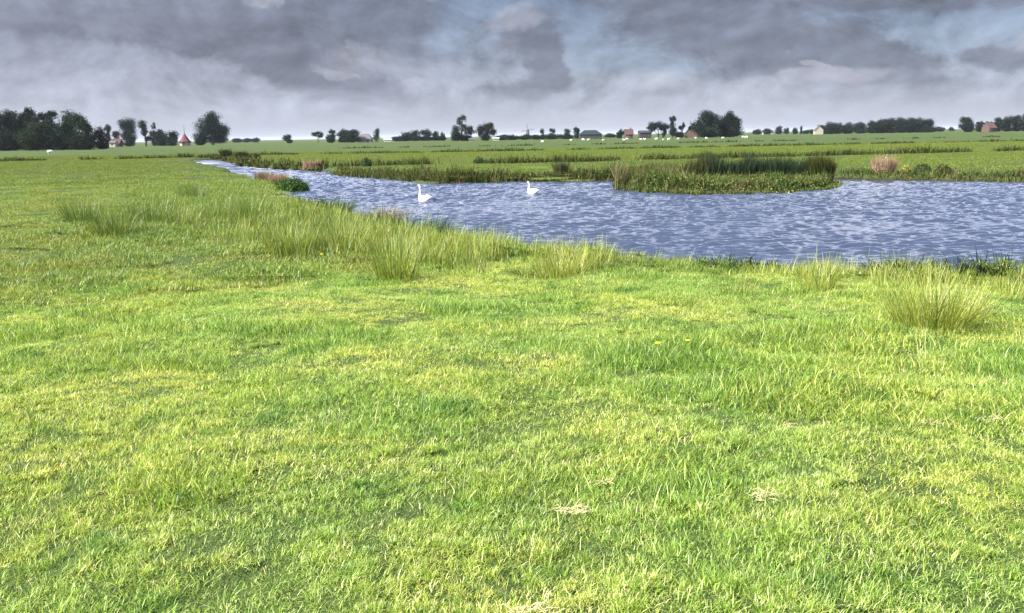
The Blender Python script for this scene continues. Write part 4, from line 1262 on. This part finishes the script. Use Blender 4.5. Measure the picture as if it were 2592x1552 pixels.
# ------------------------------------------------------------------ small things in the near grass
M_PETAL = solid('yellow_petal', (.85, .68, .02), .35, .08, 40)
M_STEM = solid('green_stem', (.12, .22, .04), .6, .1, 40)
M_STRAW = solid('straw', (.60, .52, .27), .8, .18, 30)
def buttercup(px, py, label, r_=.016, h=.085):
    c0 = on_plane(px, py, h * .6)
    gz0 = gz1(c0.x, c0.y)
    c0 = on_plane(px, py, gz0 + h + .02)
    root = tag(empty('buttercup', (c0.x, c0.y, gz0)), label, 'flower', 'buttercups in the meadow')
    H_ = h + .02
    mb_ = MB(); mb_.tube([(0, 0, -.01), (.004, .002, H_ * .5), (0, 0, H_)], [.0016, .0013, .0012], 6); mb_.build('stem', M_STEM, root)
    for k in range(5):
        a_ = k * 2 * math.pi / 5 + .3
        mb_ = MB(); d1 = Vector((math.cos(a_), math.sin(a_), 0)); d2_ = Vector((-math.sin(a_), math.cos(a_), 0)); up = Vector((0, -.25, 1)).normalized()
        vs = []
        for t, w_ in ((0, .2), (.35, .55), (.7, .72), (1, .38)):
            for s_ in (-1, 0, 1):
                vs.append(Vector((0, 0, H_)) + d1 * t * r_ + d2_ * s_ * w_ * r_ + up * (.55 * t * t * r_ + (.12 * r_ if s_ else 0)))
        mb_.add(vs, [(3 * i + j, 3 * i + j + 1, 3 * i + j + 4, 3 * i + j + 3) for i in range(3) for j in range(2)])
        pe = mb_.build('petal', M_PETAL, root, smooth=True)
        sm = pe.modifiers.new('t', 'SOLIDIFY'); sm.thickness = .0008
    mb_ = MB(); mb_.lathe([(r_ * .2, H_ + .001), (r_ * .28, H_ + .004), (r_ * .1, H_ + .007)], 8); mb_.build('flower_centre', M_PETAL, root)
buttercup(1665, 871, 'yellow buttercup, left one of the pair above the dark green patch', .024, .13)
buttercup(1741, 864, 'yellow buttercup, right one of the pair above the dark green patch', .019, .13)
buttercup(815, 645, 'tiny yellow buttercup far off below the left bank growth', .026, .2)

def straw(px, py, n, ln, spread, label, wd=.0028):
    c0 = on_plane(px, py, 0)
    for _ in range(3): c0 = on_plane(px, py, gz1(c0.x, c0.y) + .04)
    mb_ = MB()
    for i in range(int(n * 1.4)):
        x = random.gauss(0, spread * 1.3); y = random.gauss(0, spread * .7)
        a_ = random.gauss(0, .6) + (math.pi if random.random() < .5 else 0)
        l_ = ln * random.uniform(.5, 1.3); z = random.uniform(-.022, .012)
        mb_.tube([(x, y, z), (x + math.cos(a_) * l_ * .5, y + math.sin(a_) * l_ * .5, z + random.uniform(0, .02)),
                  (x + math.cos(a_) * l_, y + math.sin(a_) * l_, z - .005)], [wd * .5, wd * .5, wd * .2], 5)
    o_ = mb_.build('straw_wisp', M_STRAW); o_.location = (c0.x, c0.y, c0.z)
    tag(o_, label, 'straw', 'dry straw wisps lying in the grass')
straw(1458, 1288, 26, .055, .028, 'pinkish flat wisp of dry straw in the foreground, below the middle')
straw(1930, 1252, 20, .05, .026, 'pale wisp of dry straw in the right foreground')
straw(1350, 1545, 26, .06, .03, 'whitish straw wisp cut by the bottom edge of the photo')
straw(2360, 1068, 16, .05, .03, 'thin pale straw wisp in the right meadow, left of another')
straw(2515, 1060, 16, .05, .03, 'tan straw wisp near the right edge')
straw(2000, 1077, 14, .035, .016, 'small brownish dry leaf heap in the right meadow')
straw(1530, 1218, 16, .04, .02, 'yellowish straw wisp above and right of the pinkish one')
c0 = on_plane(950, 1072, -.05); z0 = gz1(c0.x, c0.y); c0 = on_plane(950, 1072, z0 + .02)
mb = MB(); mb.tube([(0, 0, 0), (.008, 0, .08), (.028, 0, .17)], [.0032, .0028, .0018], 6)
o = mb.build('dry_stalk', M_STRAW); o.location = (c0.x, c0.y, z0)
tag(o, 'single pale dry grass stalk standing up in the foreground left of centre', 'grass stalk')
c0 = on_plane(2345, 905, -.1); z0 = gz1(c0.x, c0.y)
mb = MB(); mb.tube([(0, 0, 0), (-.02, 0, .16), (-.02, 0, .30)], [.003, .0025, .0015], 6); mb.tube([(-.05, 0, 0), (-.08, 0, .14), (-.10, 0, .24), (-.085, 0, .27)], [.003, .0025, .002, .001], 6)
o = mb.build('dry_stalk', M_STRAW); o.location = (c0.x, c0.y, z0)
tag(o, 'two pale dry stalks standing in front of the large rush tuft at the right', 'grass stalk')

# ------------------------------------------------------------------ haze
m_, b = mat('air_haze')
vol = b.n('ShaderNodeVolumePrincipled')
vol.inputs['Color'].default_value = (.86, .92, 1, 1)
vol.inputs['Density'].default_value = .00006
vol.inputs['Anisotropy'].default_value = .1
o = b.n('ShaderNodeOutputMaterial'); b.link(vol.outputs[0], o.inputs['Volume'])
mb = MB(); mb.box(-12000, 12000, -9000, 16000, -3.5, 34)
o = mb.build('haze', m_)
tag(o, 'thin pale haze over the polder', kind='stuff')
